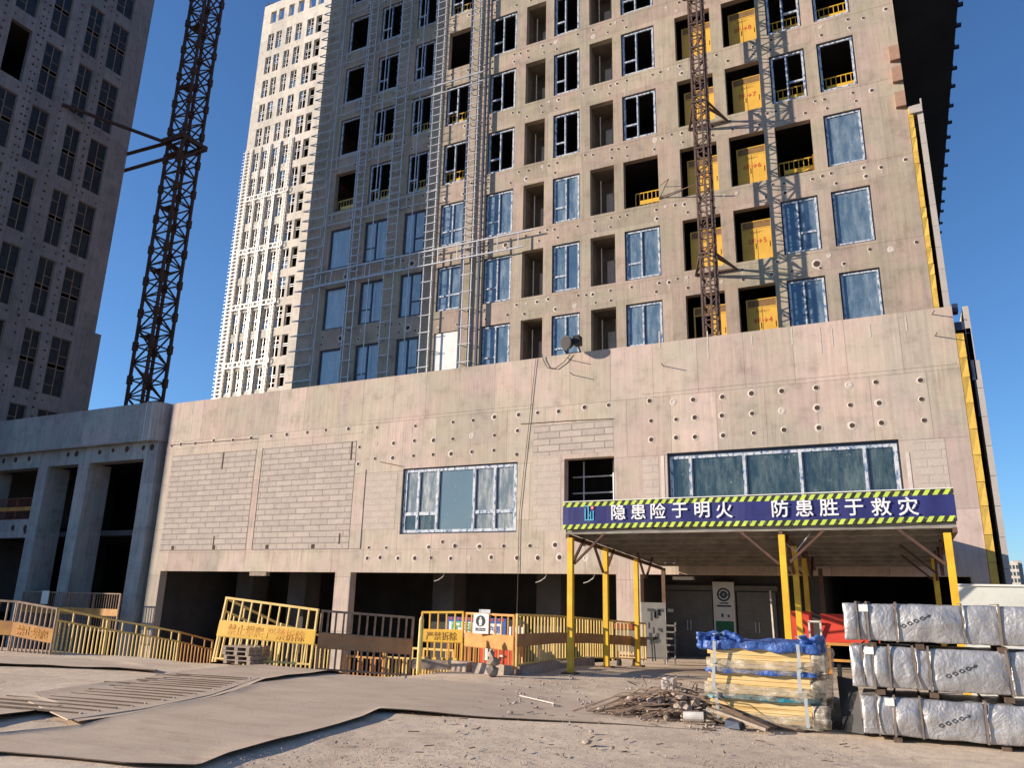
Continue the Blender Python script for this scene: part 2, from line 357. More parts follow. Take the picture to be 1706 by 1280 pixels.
# ------------------------------------------------------------------ mesh builder
class MB:
    def __init__(s): s.v = []; s.f = []; s.mi = []
    def q(s, pts, mi=0):
        n = len(s.v); s.v += [tuple(p) for p in pts]; s.f.append(tuple(range(n, n + len(pts)))); s.mi.append(mi)
    def box(s, x0, x1, y0, y1, z0, z1, mi=0):
        s.hexa([(x0, y0, z0), (x1, y0, z0), (x1, y1, z0), (x0, y1, z0)], [(x0, y0, z1), (x1, y0, z1), (x1, y1, z1), (x0, y1, z1)], mi)
    def hexa(s, b, t, mi=0):
        n = len(s.v); s.v += [tuple(p) for p in b] + [tuple(p) for p in t]
        for f in ((3, 2, 1, 0), (4, 5, 6, 7), (0, 1, 5, 4), (1, 2, 6, 5), (2, 3, 7, 6), (3, 0, 4, 7)):
            s.f.append(tuple(n + i for i in f)); s.mi.append(mi)
    def bar(s, p, q, w, h=None, mi=0, up=(0, 0, 1)):
        p, q = Vector(p), Vector(q); h = h or w; d = (q - p)
        if d.length < 1e-6: return
        d.normalize(); u = Vector(up)
        if abs(d.dot(u)) > .95: u = Vector((1, 0, 0))
        a = d.cross(u).normalized() * w / 2; b = a.cross(d).normalized() * h / 2
        s.hexa([p - a - b, p + a - b, p + a + b, p - a + b], [q - a - b, q + a - b, q + a + b, q - a + b], mi)
    def tube(s, p, q, r, n=8, mi=0, r2=None):
        p, q = Vector(p), Vector(q); d = (q - p)
        if d.length < 1e-6: return
        d.normalize(); u = Vector((0, 0, 1)) if abs(d.z) < .9 else Vector((1, 0, 0))
        a = d.cross(u).normalized(); b = a.cross(d); r2 = r if r2 is None else r2
        k = len(s.v)
        for i in range(n):
            t = 2 * math.pi * i / n; e = a * math.cos(t) + b * math.sin(t)
            s.v.append(tuple(p + e * r)); s.v.append(tuple(q + e * r2))
        for i in range(n):
            j = (i + 1) % n; s.f.append((k + 2 * i, k + 2 * j, k + 2 * j + 1, k + 2 * i + 1)); s.mi.append(mi)
        s.f.append(tuple(k + 2 * i for i in range(n))[::-1]); s.mi.append(mi)
        s.f.append(tuple(k + 2 * i + 1 for i in range(n))); s.mi.append(mi)
    def path(s, pts, r, n=6, mi=0):
        for a, b in zip(pts, pts[1:]): s.tube(a, b, r, n, mi)
    def disc(s, c, r, axis, mi=0, n=12, r0=0., flip=1):
        """flat disc or ring; axis 'y' faces -Y, 'x' faces +X, 'z' faces +Z"""
        c = Vector(c)
        def P(t, rr):
            a, b = rr * math.cos(t), rr * math.sin(t)
            return c + (Vector((a, 0, b)) if axis == 'y' else Vector((0, a, b)) if axis == 'x' else Vector((a, b, 0)))
        for i in range(n):
            t0, t1 = 2 * math.pi * i / n, 2 * math.pi * (i + 1) / n
            if r0: s.q([P(t0, r0), P(t0, r), P(t1, r), P(t1, r0)], mi)
        if not r0: s.q([P(2 * math.pi * i / n, r) for i in range(n)], mi)
    def hole(s, x, z, y, r=.1, mi=(1, 2)):
        """a tie-bolt hole in a wall facing -Y: a raised plaster collar round a dark mouth"""
        n = 10; k = len(s.v); r *= random.uniform(.82, 1.15); filled = random.random() < .10; mi = (mi[0], mi[0]) if filled else mi; rr = r * (random.uniform(1.55, 1.95) if r > .08 else random.uniform(1.3, 1.55))
        for i in range(n):
            t = 2 * math.pi * i / n; c_, s_ = math.cos(t), math.sin(t); j = rr * random.uniform(.93, 1.1)
            s.v += [(x + j * c_, y - .002, z + j * s_), (x + r * c_, y - .014, z + r * s_), (x + r * .96 * c_, y - .004, z + r * .96 * s_)]
        for i in range(n):
            j = (i + 1) % n
            s.f.append((k + 3 * i, k + 3 * j, k + 3 * j + 1, k + 3 * i + 1)); s.mi.append(mi[0])
            s.f.append((k + 3 * i + 1, k + 3 * j + 1, k + 3 * j + 2, k + 3 * i + 2)); s.mi.append(mi[1])
        s.f.append(tuple(k + 3 * i + 2 for i in range(n))); s.mi.append(mi[1])
        if random.random() < .35 and mi[0] == 1:      # a run of slurry below
            l = random.uniform(.1, .4); a = random.uniform(-.03, .03); s.q([(x + a - .02, y - .0022, z - r), (x + a - .008, y - .0022, z - r - l), (x + a + .008, y - .0022, z - r - l), (x + a + .03, y - .0022, z - r)], mi[0])
    def wall(s, x0, x1, z0, z1, y, th, holes, mi=0):
        """front face (towards -Y) with real openings and their reveals; holes = (x0,x1,z0,z1)"""
        xs = sorted({x0, x1, *[min(max(h[0], x0), x1) for h in holes], *[min(max(h[1], x0), x1) for h in holes]})
        zs = sorted({z0, z1, *[min(max(h[2], z0), z1) for h in holes], *[min(max(h[3], z0), z1) for h in holes]})
        for a, b in zip(xs, xs[1:]):
            run = None
            for c, d in list(zip(zs, zs[1:])) + [(None, None)]:
                solid = c is not None and not any(h[0] < (a + b) / 2 < h[1] and h[2] < (c + d) / 2 < h[3] for h in holes)
                if solid: run = (run[0] if run else c, d)
                elif run:
                    s.q([(a, y, run[0]), (b, y, run[0]), (b, y, run[1]), (a, y, run[1])], mi)
                    s.q([(a, y + th, run[0]), (a, y + th, run[1]), (b, y + th, run[1]), (b, y + th, run[0])], mi); run = None
        for a, b, c, d in holes:
            s.q([(a, y, c), (a, y, d), (a, y + th, d), (a, y + th, c)], mi)
            s.q([(b, y, c), (b, y + th, c), (b, y + th, d), (b, y, d)], mi)
            s.q([(a, y, d), (b, y, d), (b, y + th, d), (a, y + th, d)], mi)
            s.q([(a, y, c), (a, y + th, c), (b, y + th, c), (b, y, c)], mi)
        s.q([(x0, y, z1), (x1, y, z1), (x1, y + th, z1), (x0, y + th, z1)], mi)
        s.q([(x0, y, z0), (x0, y, z1), (x0, y + th, z1), (x0, y + th, z0)], mi)
        s.q([(x1, y, z0), (x1, y + th, z0), (x1, y + th, z1), (x1, y, z1)], mi)
    def mesh(s, name, mats, origin=(0, 0, 0), smooth=False):
        me = bpy.data.meshes.new(name); o = Vector(origin)
        me.from_pydata([tuple(Vector(v) - o) for v in s.v], [], s.f)
        for m in (mats if isinstance(mats, (list, tuple)) else [mats]): me.materials.append(MAT[m] if isinstance(m, str) else m)
        me.polygons.foreach_set('material_index', s.mi)
        if smooth: me.polygons.foreach_set('use_smooth', [True] * len(me.polygons))
        me.update(); return me
    def build(s, name, mats, parent=None, smooth=False):
        """mesh given in world coordinates, hung under its thing (or part)"""
        org = world_loc(parent) if parent else Vector()
        o = bpy.data.objects.new(name, s.mesh(name, mats, org, smooth)); C.objects.link(o)
        if parent: o.parent = parent
        return o
def world_loc(o):
    v = Vector()
    while o: v += o.location; o = o.parent
    return v
def link(name, me, parent, loc=(0, 0, 0)):
    o = bpy.data.objects.new(name, me); C.objects.link(o); o.parent = parent; o.location = loc; return o
def tag(o, label=None, cat=None, group=None, kind=None):
    for k, v in (('label', label), ('category', cat), ('group', group), ('kind', kind)):
        if v: o[k] = v
    return o
def thing(name, loc, label, cat, group=None):
    o = bpy.data.objects.new(name, None); C.objects.link(o); o.location = loc; o.empty_display_size = .3
    return tag(o, label, cat, group)
def solo(name, mb, mats, label, cat, group=None, base=(0, 0, 0), smooth=False):
    """a thing that is one mesh, its origin at its base"""
    o = bpy.data.objects.new(name, mb.mesh(name, mats, base, smooth)); C.objects.link(o); o.location = base
    return tag(o, label, cat, group)
def copy_tree(o, parent=None):
    c = o.copy(); C.objects.link(c)
    if parent: c.parent = parent
    for ch in list(o.children): copy_tree(ch, c)
    return c

def text_mb(body, cx, cz, y, size, bold=.012, depth=.004, sx=1.):
    """lettering lying on a wall that faces -Y, centred on (cx, cz)"""
    cu = bpy.data.curves.new('lettering', 'FONT'); cu.body = body; cu.size = size; cu.align_x = 'CENTER'; cu.align_y = 'CENTER'
    cu.offset = bold * size; cu.extrude = depth / 2; cu.resolution_u = 3
    o = bpy.data.objects.new('lettering', cu); C.objects.link(o)
    dg = bpy.context.evaluated_depsgraph_get(); dg.update()
    me = bpy.data.meshes.new_from_object(o.evaluated_get(dg))
    mb = MB()
    zs = [v.co.y for v in me.vertices] or [0]; xs = [v.co.x for v in me.vertices] or [0]
    mz, mx = (max(zs) + min(zs)) / 2, (max(xs) + min(xs)) / 2
    mb.v = [(cx + (v.co.x - mx) * sx, y - v.co.z, cz + v.co.y - mz) for v in me.vertices]
    mb.f = [tuple(p.vertices) for p in me.polygons]; mb.mi = [0] * len(mb.f)
    bpy.data.objects.remove(o); bpy.data.curves.remove(cu); bpy.data.meshes.remove(me)
    return mb
def bold_text(body, cx, cz, y, size, w_):
    T = MB()
    for i, (dx, dz) in enumerate(((0, 0), (w_, 0), (-w_, 0), (0, w_), (0, -w_))): merge(T, text_mb(body, cx + dx * size, cz + dz * size, y - .0006 * i, size, .0, .004))
    return T
def merge(a, b, mi=0):
    n = len(a.v); a.v += b.v; a.f += [tuple(i + n for i in f) for f in b.f]; a.mi += [m + mi for m in b.mi]; return a

def sstep(a, b, x):
    t = min(1, max(0, (x - a) / (b - a))); return t * t * (3 - 2 * t)
def gz(x, y):
    """height of the yard: flat in front, a ramp down on the left, a gentle fall to the entrance"""
    right = -.42 * sstep(18.5, 28, y)
    left = -.24 * max(0, y - 14.3) if y > 14.3 else 0
    left = max(left, -3.4)
    k = sstep(-9.6, -11.4, x)
    return right * (1 - k) + left * k
#=PART2
# ------------------------------------------------------------------ ground
def build_ground():
    me = bpy.data.meshes.new('ground'); vs, fs = [], []
    def axis(lo, hi, fine_lo, fine_hi, step, far):
        a = []; v = fine_lo
        while v < fine_hi - 1e-6: a.append(v); v += step
        a.append(fine_hi)
        out, v, d = [], fine_lo, step
        while v > lo: d *= far; v -= d; out.append(v)
        a = out[::-1] + a; v, d = fine_hi, step
        while v < hi: d *= far; v += d; a.append(v)
        return a
    xs = axis(-1500, 1500, -22, 5, .2, 1.5); ys = axis(-300, 3000, 3.0, 26, .2, 1.5)
    for y in ys:
        for x in xs:
            z = gz(x, y)
            if -30 < x < 12 and 0 < y < 34:
                z += .035 * (noise.noise((x * .45, y * .45, 0)) ) + .012 * noise.noise((x * 1.7, y * 1.7, 3))
            vs.append((x, y, z - .02))
    n = len(xs)
    for j in range(len(ys) - 1):
        for i in range(n - 1): fs.append((j * n + i, j * n + i + 1, (j + 1) * n + i + 1, (j + 1) * n + i))
    me.from_pydata(vs, [], fs); me.materials.append(MAT['ground'])
    me.polygons.foreach_set('use_smooth', [True] * len(me.polygons))
    o = bpy.data.objects.new('ground', me); C.objects.link(o); o['kind'] = 'structure'
build_ground()

# ------------------------------------------------------------------ podium
DP = 30.0
PX0, PX1 = -36.9, 2.52
pod = thing('podium_building', (-17, DP, 0), 'long low bare concrete block with bolt holes, blockwork panels and two wide windows', 'building')
def build_podium():
    W = MB()
    open_ = [(-36.0, -24.15, -3.2, 2.66), (-23.25, -10.2, -3.2, 2.66), (-9.22, 2.0, -3.2, 2.66),
             (-20.64, -14.64, 4.38, 7.42), (-12.44, -10.22, 5.0, 7.41), (-8.0, .33, 4.5, 7.38)]
    W.wall(PX0, PX1, -3.3, 12.08, DP, .45, open_)
    W.box(PX0 + .01, PX1 - .01, DP + .45, DP + .75, 12.0, 12.075)
    # pale ledges: slight steps between pours of the wall (8-15 mm proud)
    for x0, x1, z0, z1 in ((PX0 + .02, -23.2, 9.35, 9.42), (-23.0, -13.9, 9.93, 9.99), (-9.0, 2.4, 9.92, 9.98), (-36.3, -23.0, 3.62, 3.66), (-22.8, -13.6, 3.70, 3.735)):
        W.box(x0, x1, DP - .012, DP - .003, z0, z1)
    # tie-bolt holes, from the photograph to the wall plane
    z6 = [(215,482),(417,474),(615,454),(721,444),(834,427),(961,415),(1060,404),(1171,397),(1308,376),(1433,364),(1650,342),(123,585),(211,567),(303,565),(412,552),(513,550),(613,542),(715,525),(833,523),(955,499),(1656,447),(116,674),(204,646),(298,642),(407,631),(510,625),(606,621),(714,610),(830,602),(950,624),(1659,546),(560,1084),(172,1116),(263,1117),(488,1114),(626,1106),(755,1111),(882,1107),(1020,1106),(1153,1101),(1306,1099),(164,1171),(232,1167),(326,1171),(415,1171),(499,1168),(604,1172),(699,1170),(817,1166),(952,1169),(1062,1169),(1176,1166),(1317,1169),(1441,1169),(1605,1168)]
    z7 = [(209,435),(294,426),(419,414),(543,399),(672,389),(819,375),(959,363),(1073,351),(1264,343),(221,510),(301,502),(417,494),(546,485),(673,474),(824,461),(964,449),(1088,440),(1268,424),(221,588),(302,585),(422,579),(552,568),(682,555),(831,546),(973,536),(1098,525),(1279,514)]
    zc = [(515,345),(622,345),(727,345),(832,345),(1070,345),(1195,346),(1308,347),(1450,345)]
    z5 = [(804,268),(868,264),(950,251),(1035,249),(1116,240),(1204,231),(1274,225),(1365,215),(1447,205),(1548,199),(763,275)]
    pts = [(560 + x / 3.159, 560 + y / 3.159) for x, y in z6] + [(1040 + x / 2.5616, 500 + y / 2.5616) for x, y in z7] \
        + [(920 + x / 2.4725, 790 + y / 2.4725) for x, y in zc] + [(x / 2.6656, 640 + y / 2.6656) for x, y in z5]
    for p in pts:
        v = onY(*p, DP); W.hole(v.x, v.z, DP - .001, .085)
    # pale weeping streaks of grout down the parapet
    for px, a, b in ((1098, 552, 580), (1178, 552, 598), (1318, 545, 575), (1365, 545, 590), (1385, 548, 578), (1448, 540, 562), (1508, 528, 552), (322, 672, 690), (1252, 560, 575)):
        p, q = onY(px, a, DP), onY(px, b, DP)
        W.box(p.x - .025, p.x + .025, DP - .008, DP - .002, q.z, p.z, 1)
    W.box(-13.2, -9.6, DP + .02, DP + .06, 12.084, 12.10, 1)
    W.build('facade_wall', ['podium', 'pale_plaster', 'hole'], pod)
    # blockwork infill panels, 12 mm behind a thin proud joint
    for x0, x1, z0, z1 in ((-36.3, -30.05, 3.72, 8.97), (-29.55, -23.5, 3.72, 8.97)):
        B = MB(); B.box(x0, x1, DP - .014, DP - .002, z0, z1)
        for (dx, dz) in ((.18, .1), (.72, .1)):
            B.box(x0 + dx * (x1 - x0) * .9 - .12, x0 + dx * (x1 - x0) * .9 + .1, DP - .017, DP - .0145, z0 + .05, z0 + .26, 1)
        if z1 > 8:
            f = .62 if x0 < -32 else .95
            B.box(x0 + f * (x1 - x0), x0 + f * (x1 - x0) + .1, DP - .017, DP - .0145, z1 - .95, z1 - .02, 1)
            f = .63 if x0 < -32 else .90
            B.box(x0 + f * (x1 - x0), x0 + f * (x1 - x0) + .09, DP - .017, DP - .0145, z0 + .25, z0 + .75, 1)
        B.build('blockwork_panel', ['block', 'hole'], pod)
    for x0, x1, z0, z1 in ((-22.75, -20.95, 4.62, 7.28), (-13.85, -12.6, 4.4, 7.55), (-13.9, -10.25, 7.6, 8.95), (-9.0, -8.35, 4.6, 7.2), (.75, 1.75, 4.6, 7.3)):
        B = MB(); B.box(x0, x1, DP - .006, DP - .002, z0, z1); B.build('blockwork_panel', ['block' if z0 > 7.5 else 'block_soft'], pod)
    # thin cast columns between the panels and a plaster strip by the big window
    T = MB(); T.box(-30.0, -29.6, DP - .022, DP - .002, 3.76, 9.0); T.build('tie_column', ['podium'], pod)
    T = MB(); T.box(-23.45, -22.8, DP - .03, DP - .002, 3.74, 7.5); T.build('tie_column', ['podium'], pod)
    T = MB(); T.box(-8.25, -8.12, DP - .012, DP - .002, 4.9, 7.3); T.build('plaster_strip', ['pale_strip'], pod)
    T = MB(); T.box(.50, .62, DP - .012, DP - .002, 4.6, 6.9); T.build('plaster_strip', ['pale_strip'], pod)
    # crack lines and scratches on the panel heads
    T = MB()
    for (a, b) in (((868, 707), (940, 702)), ((940, 702), (1022, 698)), ((634, 770), (672, 778)), ((283, 742), (430, 731))):
        p, q = onY(*a, DP), onY(*b, DP); T.bar((p.x, DP - .006, p.z), (q.x, DP - .006, q.z), .02, .03)
    T.build('open_joint', ['hole'], pod)
    # rebar stubs left in the parapet
    for a in ((1553, 524), (1558, 560), (1105, 610), (950, 600), (955, 625)):
        p = onY(*a, DP); T = MB(); T.tube((p.x, DP, p.z), (p.x + .05, DP - .45, p.z - .02), .018, 6); T.build('rebar_stub', ['rust_bar'], pod)
    # interior: floors, roof, dark back wall and columns
    I = MB()
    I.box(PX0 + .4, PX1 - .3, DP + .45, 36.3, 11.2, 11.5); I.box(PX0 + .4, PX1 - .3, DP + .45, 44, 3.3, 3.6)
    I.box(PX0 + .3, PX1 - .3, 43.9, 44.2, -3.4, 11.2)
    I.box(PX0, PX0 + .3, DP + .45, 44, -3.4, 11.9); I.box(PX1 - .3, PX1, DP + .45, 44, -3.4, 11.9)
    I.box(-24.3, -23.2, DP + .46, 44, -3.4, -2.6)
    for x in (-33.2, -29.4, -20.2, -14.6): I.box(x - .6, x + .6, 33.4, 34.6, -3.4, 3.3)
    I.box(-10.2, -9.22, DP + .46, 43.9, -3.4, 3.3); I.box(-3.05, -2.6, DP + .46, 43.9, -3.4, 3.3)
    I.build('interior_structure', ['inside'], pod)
    for x in (-28.8,):
        T = MB(); T.box(x - .8, x + .3, DP + .03, DP + .3, 2.46, 2.652); T.build('cable_tray', ['wood'], pod)
    for px, py in ((735, 968), (905, 962), (985, 962)):
        p = onY(px, py, 30.25); T = MB(); T.path([(p.x + .15, 30.25, 2.66), (p.x + .1, 30.2, 2.5), (p.x - .1, 30.15, 2.36), (p.x - .28, 30.1, 2.3)], .018, 5); T.build('loose_wire', ['pipe_white'], pod)
    # stepped insulation and stone cladding on the corner
    K = MB(); z = 2.2; k = 0
    while z < 10.9:
        h = random.uniform(.7, 1.1); o = random.uniform(-.012, .012)
        K.hexa([(2.535, 29.99 + o, z), (2.77, 29.98 + o, z), (2.77, 31, z), (2.535, 31, z)], [(2.535, 29.97 - o, z + h), (2.765, 30.0, z + h), (2.765, 31, z + h), (2.535, 31, z + h)]); z += h + .015
    K.build('insulation', ['insul'], pod)
    K = MB(); z = 1.9
    while z < 11.2:
        off = 0 if z < 10 else -.10
        K.box(2.96 + off, 3.13 + off, 30.05, 36, z, z + 1.0); z += 1.015
    K.build('stone_cladding', ['stone'], pod)
    K = MB()
    K.box(2.9, 2.978, 30.1, 30.4, 8.0, 9.4); K.box(2.5, 2.98, 30.12, 30.6, 11.2, 11.5); K.box(2.54, 2.72, 30.1, 30.5, 11.9, 12.2); K.box(2.85, 3.0, 30.05, 30.3, 9.3, 11.2)
    K.build('fixing_bracket', ['frame_dark'], pod)
build_podium()

def window(parent, x0, x1, z0, z1, y, mull, trans, panes, filmf='film', depth=.09, fw=.10):
    """one window: film-wrapped frame with mullions at the given fractions; trans = (bay, height fraction); panes = a glass per cell or None"""
    M_ = MB(); xs = [x0] + [x0 + (x1 - x0) * f for f in mull] + [x1]
    def fb(a, b, c, d, y0=y, m=1): M_.box(a, b, y0, y0 + depth, c, d, m)
    # dark aluminium outer frame, a film-wrapped bead 3 mm proud of it
    e = .045
    fb(x0, x0 + e, z0, z1, m=0); fb(x1 - e, x1, z0, z1, m=0); fb(x0 + e, x1 - e, z0, z0 + e, m=0); fb(x0 + e, x1 - e, z1 - e, z1, m=0)
    X0, X1, Z0, Z1 = x0 + e + .003, x1 - e - .003, z0 + e + .003, z1 - e - .003
    fb(X0, X0 + fw, Z0, Z1, y - .012); fb(X1 - fw, X1, Z0, Z1, y - .012)
    fb(X0 + fw + .002, X1 - fw - .002, Z0, Z0 + fw * .8, y - .010); fb(X0 + fw + .002, X1 - fw - .002, Z1 - fw * .8, Z1, y - .010)
    for i, x in enumerate(xs[1:-1]):
        fb(x - .028, x + .03, Z0 + fw * .8, Z1 - fw * .8, y - .006, 0); fb(x - fw - .0, x - .03, Z0 + fw * .8 + .002, Z1 - fw * .8 - .002, y - .012)
    for bay, f in trans:
        zt = z0 + (z1 - z0) * f
        a = xs[bay] + (e + fw + .006 if bay == 0 else .035); b = xs[bay + 1] - (fw + .006 if bay + 1 < len(xs) - 1 else e + fw + .006)
        fb(a, b, zt - fw * .5, zt + fw * .5, y - .014)
    wo_ = M_.build('window', ['frame_dark', filmf], parent)
    for i, gm in enumerate(panes):
        if not gm: continue
        P = MB(); a = xs[i] + .05; b = xs[i + 1] - .05; ti = next((z0 + (z1 - z0) * f for bay, f in trans if bay == i), None)
        gms = gm if isinstance(gm, tuple) else (gm, gm)
        if ti and gms[0] != gms[1]:
            P.box(a, b, y + .04, y + .052, z0 + .05, ti, 0); P.box(a, b, y + .04, y + .052, ti + .004, z1 - .05, 1)
        else: P.box(a, b, y + .04, y + .052, z0 + .05, z1 - .05, 0)
        P.build('pane', list(gms), wo_)
    return wo_
# the two wide podium windows
window(pod, -20.62, -14.66, 4.40, 7.40, DP + .10, (.155, .33, .65, .825), ((0, .30), (1, .30), (3, .30), (4, .30)),
       (('glass_dark', 'glass_dust'), ('glass_dark', 'glass_dust'), 'glass_mirror', 'glass_dust', 'glass_dust'), fw=.15)
window(pod, -7.98, .31, 4.5, 7.3, DP + .14, (.115, .365, .61, .875), (), ('glass_dark',) * 5, fw=.14)
T = MB(); T.box(-7.99, .32, DP + .12, DP + .3, 7.305, 7.375); T.build('window_head', ['frame_dark'], pod)
# scaffold frame inside the small opening
T = MB()
for x in (-11.9, -10.55): T.tube((x, 30.9, 4.6), (x, 30.9, 7.41), .035, 8)
for z in (5.6, 6.05, 6.75): T.tube((-12.4, 30.9, z), (-10.25, 30.9, z), .035, 8)
T.build('scaffold_frame', ['galv'], pod)
# interior room behind the openings on the upper floor
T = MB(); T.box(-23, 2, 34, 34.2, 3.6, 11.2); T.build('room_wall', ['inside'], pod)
# entrance wall under the canopy
def build_entrance():
    Y = 33.0
    E = MB(); E.box(-10.2, -3.0, Y + .1, Y + .3, -.6, 3.3); E.build('entrance_wall', ['inside'], pod)
    for x0, x1 in ((-9.05, -7.12), (-6.12, -4.62)):
        D = MB(); n = 14
        for i in range(n):
            z = -.5 + 2.6 * i / n; D.box(x0, x1, Y + .02 - (.012 if i % 2 else 0), Y + .09, z, z + 2.6 / n - .003)
        d = D.build('roller_shutter', ['shutter'], pod)
        D = MB()
        for x in ((x0 + x1) / 2 - .07, (x0 + x1) / 2 + .07): D.bar((x, Y - .04, .55), (x, Y - .04, .95), .03)
        D.build('handle', ['galv'], d)
        D = MB(); D.box(x0 - .1, x1 + .1, Y - .05, Y + .09, 2.14, 2.34); D.build('shutter_box', ['shutter'], d)
    P = MB(); P.box(-7.05, -6.2, Y - .12, Y + .08, -.5, 2.48); pl = P.build('notice_pillar', ['white'], pod)
    P = MB(); P.box(-6.98, -6.27, Y - .135, Y - .122, -.3, .95); P.build('lower_panel', ['green'], pl)
    P = MB(); c = (-6.62, Y - .125, 1.98)
    P.disc(c, .27, 'y', 0, 24, .2); P.disc((c[0], c[1] - .002, c[2]), .15, 'y', 0, 20, .05)
    P.box(-6.84, -6.4, Y - .128, Y - .122, 1.96, 2.0); P.box(-6.9, -6.34, Y - .128, Y - .122, 1.50, 1.57); P.box(-6.8, -6.44, Y - .128, Y - .122, 1.62, 1.67)
    P.box(-6.75, -6.66, Y - .128, Y - .122, 1.1, 1.24); P.box(-6.5, -6.42, Y - .128, Y - .122, 1.1, 1.2)
    P.build('round_emblem', ['frame_dark'], pl)
    L_ = MB(); L_.box(-8.2, -7.4, 31.0, 31.3, 2.50, 2.62); L_.build('ceiling_lamp', ['white'], pod)
build_entrance()

# ------------------------------------------------------------------ main tower
DT = 36.5
TX0, TX1 = -34.15, 2.38
tow = thing('apartment_tower', (-16, DT, 0), 'tall raw concrete tower with blue glazed lower floors, yellow landing gates and silver cladding brackets', 'building')
COLS = {1: (-32.1, -30.35), 2: (-29.26, -27.48), 3: (-26.2, -24.59), 4: (-23.5, -21.74), 5: (-20.33, -18.48), 6: (-17.81, -16.48), 7: (-15.93, -14.26),
        8: (-13.63, -12.21), 9: (-11.67, -9.71), 10: (-8.51, -6.55), 11: (-5.91, -4.14), 12: (-3.62, -1.89), 13: (-1.29, .44)}
def zb(n): return 18.04 + 4.24 * (n - 5)
def zt(n): return zb(n) + 2.88
FL = range(3, 13)
def build_tower():
    W = MB(); holes = []
    for n in FL:
        for c, (a, b) in COLS.items(): holes.append((a, b, zb(n), zt(n)))
    W.wall(TX0, TX1, 8, 56, DT, .35, holes)
    for n in FL:
        zm = zb(n) - .68
        for c, (a, b) in COLS.items():
            for x in (a + .22, b - .22):
                for dz in (-.26, .27):
                    if random.random() < .82: W.hole(x + random.uniform(-.12, .12), zm + dz + random.uniform(-.06, .06), DT - .001, .075)
            if c < 13:
                nx = COLS[c + 1][0]
                for k in range(2 if nx - b > 1.1 else 1):
                    if random.random() < .85: W.hole(b + (nx - b) * (.5 if nx - b < 1.1 else .3 + .4 * k) + random.uniform(-.08, .08), zm + .3 + random.uniform(-.1, .1), DT - .001, .075)
            elif True:
                W.hole(1.0, zm + .1, DT - .001, .085); W.hole(2.05, zm + .25, DT - .001, .085)
        if n in (4, 5, 6):
            for x in ((-18.9, -8.0, -2.2)[n % 3], -25.4, -30.5): W.hole(x, zm - .05, DT - .001, .15)
    W.build('facade_wall', ['tower', 'pale_plaster', 'hole'], tow)
    # cast joints at each floor, as fine proud lips
    J = MB()
    for n in FL: J.box(TX0 + .02, TX1 - .02, DT - .009, DT - .001, zb(n) - .16, zb(n) - .135)
    J.build('pour_joint', ['tower'], tow)
    # floors, partitions, dark back rooms
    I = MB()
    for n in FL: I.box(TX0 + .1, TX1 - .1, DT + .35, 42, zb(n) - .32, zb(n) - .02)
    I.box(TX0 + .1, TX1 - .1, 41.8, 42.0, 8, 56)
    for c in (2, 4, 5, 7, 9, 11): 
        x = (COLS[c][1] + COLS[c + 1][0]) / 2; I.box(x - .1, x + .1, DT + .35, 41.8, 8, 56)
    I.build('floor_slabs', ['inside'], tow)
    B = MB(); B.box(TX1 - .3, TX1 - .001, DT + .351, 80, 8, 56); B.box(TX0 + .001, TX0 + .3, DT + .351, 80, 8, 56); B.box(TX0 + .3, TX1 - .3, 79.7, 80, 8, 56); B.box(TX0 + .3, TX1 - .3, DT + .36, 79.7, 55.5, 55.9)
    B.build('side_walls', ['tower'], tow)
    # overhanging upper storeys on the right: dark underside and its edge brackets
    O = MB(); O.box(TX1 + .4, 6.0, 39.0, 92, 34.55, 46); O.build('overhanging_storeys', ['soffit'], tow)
    for i in range(16):
        y = 43.2 + 2.05 * i + random.uniform(-.2, .2)
        K = MB(); K.box(6.002, 6.28, y - .12, y + .12, 34.6, 34.75); K.box(6.002, 6.08, y - .1, y + .1, 34.75, 35.1); K.build('edge_bracket', ['frame_dark'], tow)
    # windows
    def open_frame(c, n, mull, tr): window(tow, COLS[c][0] + .02, COLS[c][1] - .02, zb(n) + .02, zt(n) - .02, DT + .1, mull, tr, (None,) * 3)
    for n in (4, 5, 6):
        a, b = COLS[1]; 
        w_ = window(tow, a + .02, b - .02, zb(n) + .02, zt(n) - .02, DT + .1, (), (), ('glass_shade',), 'frame_dark', fw=.05)
        for c in (2, 3):
            a, b = COLS[c]; window(tow, a + .02, b - .02, zb(n) + .02, zt(n) - .02, DT + .1, (.5,), ((0 if c == 2 else 1, .34),), ('glass_shade',) * 2, 'frame_dark', fw=.06)
        for c in (4, 5, 7):
            if c == 4 and n == 4: continue
            a, b = COLS[c]; window(tow, a + .02, b - .02, zb(n) + .02, zt(n) - .02, DT + .1, (.52,), ((0, .33),) if c != 4 else ((0, .34), (1, .34)), ('glass', 'glass_clear' if c == 7 and n == 5 else 'glass'))
    for n in (4, 5):
        a, b = COLS[9]; window(tow, a + .02, b - .02, zb(n) + .02, zt(n) - .02, DT + .1, (.49,), ((0, .33 if n == 5 else .2),), ('glass', 'glass'))
        a, b = COLS[12]; window(tow, a + .02, b - .02, zb(n) + .02, zt(n) - .02, DT + .1, (.47,), ((1, .36 if n == 5 else .18),), ('glass_clear', 'glass'))
    for n in (4, 5, 6):
        a, b = COLS[13]; window(tow, a + .02, b - .02, zb(n) + .02, zt(n) - .02, DT + .1, (), (), ('glass',), fw=.09)
    for n in FL:
        for c in (1, 2, 3, 4, 5, 7, 9, 12, 13):
            if n < 4 or n <= 6 and c != 9 and c != 12: continue
            if c in (9, 12) and n <= 6: continue
            if c == 4 and n >= 9 and n % 2: continue
            if c == 13: open_frame(c, n, (), ())
            elif c == 12: open_frame(c, n, (.5,), ((1, .38),))
            elif c in (1,):
                if n > 7: open_frame(c, n, (), ())
            else: open_frame(c, n, (.47 if c in (9, 7) else .5,), ((0, .33),))
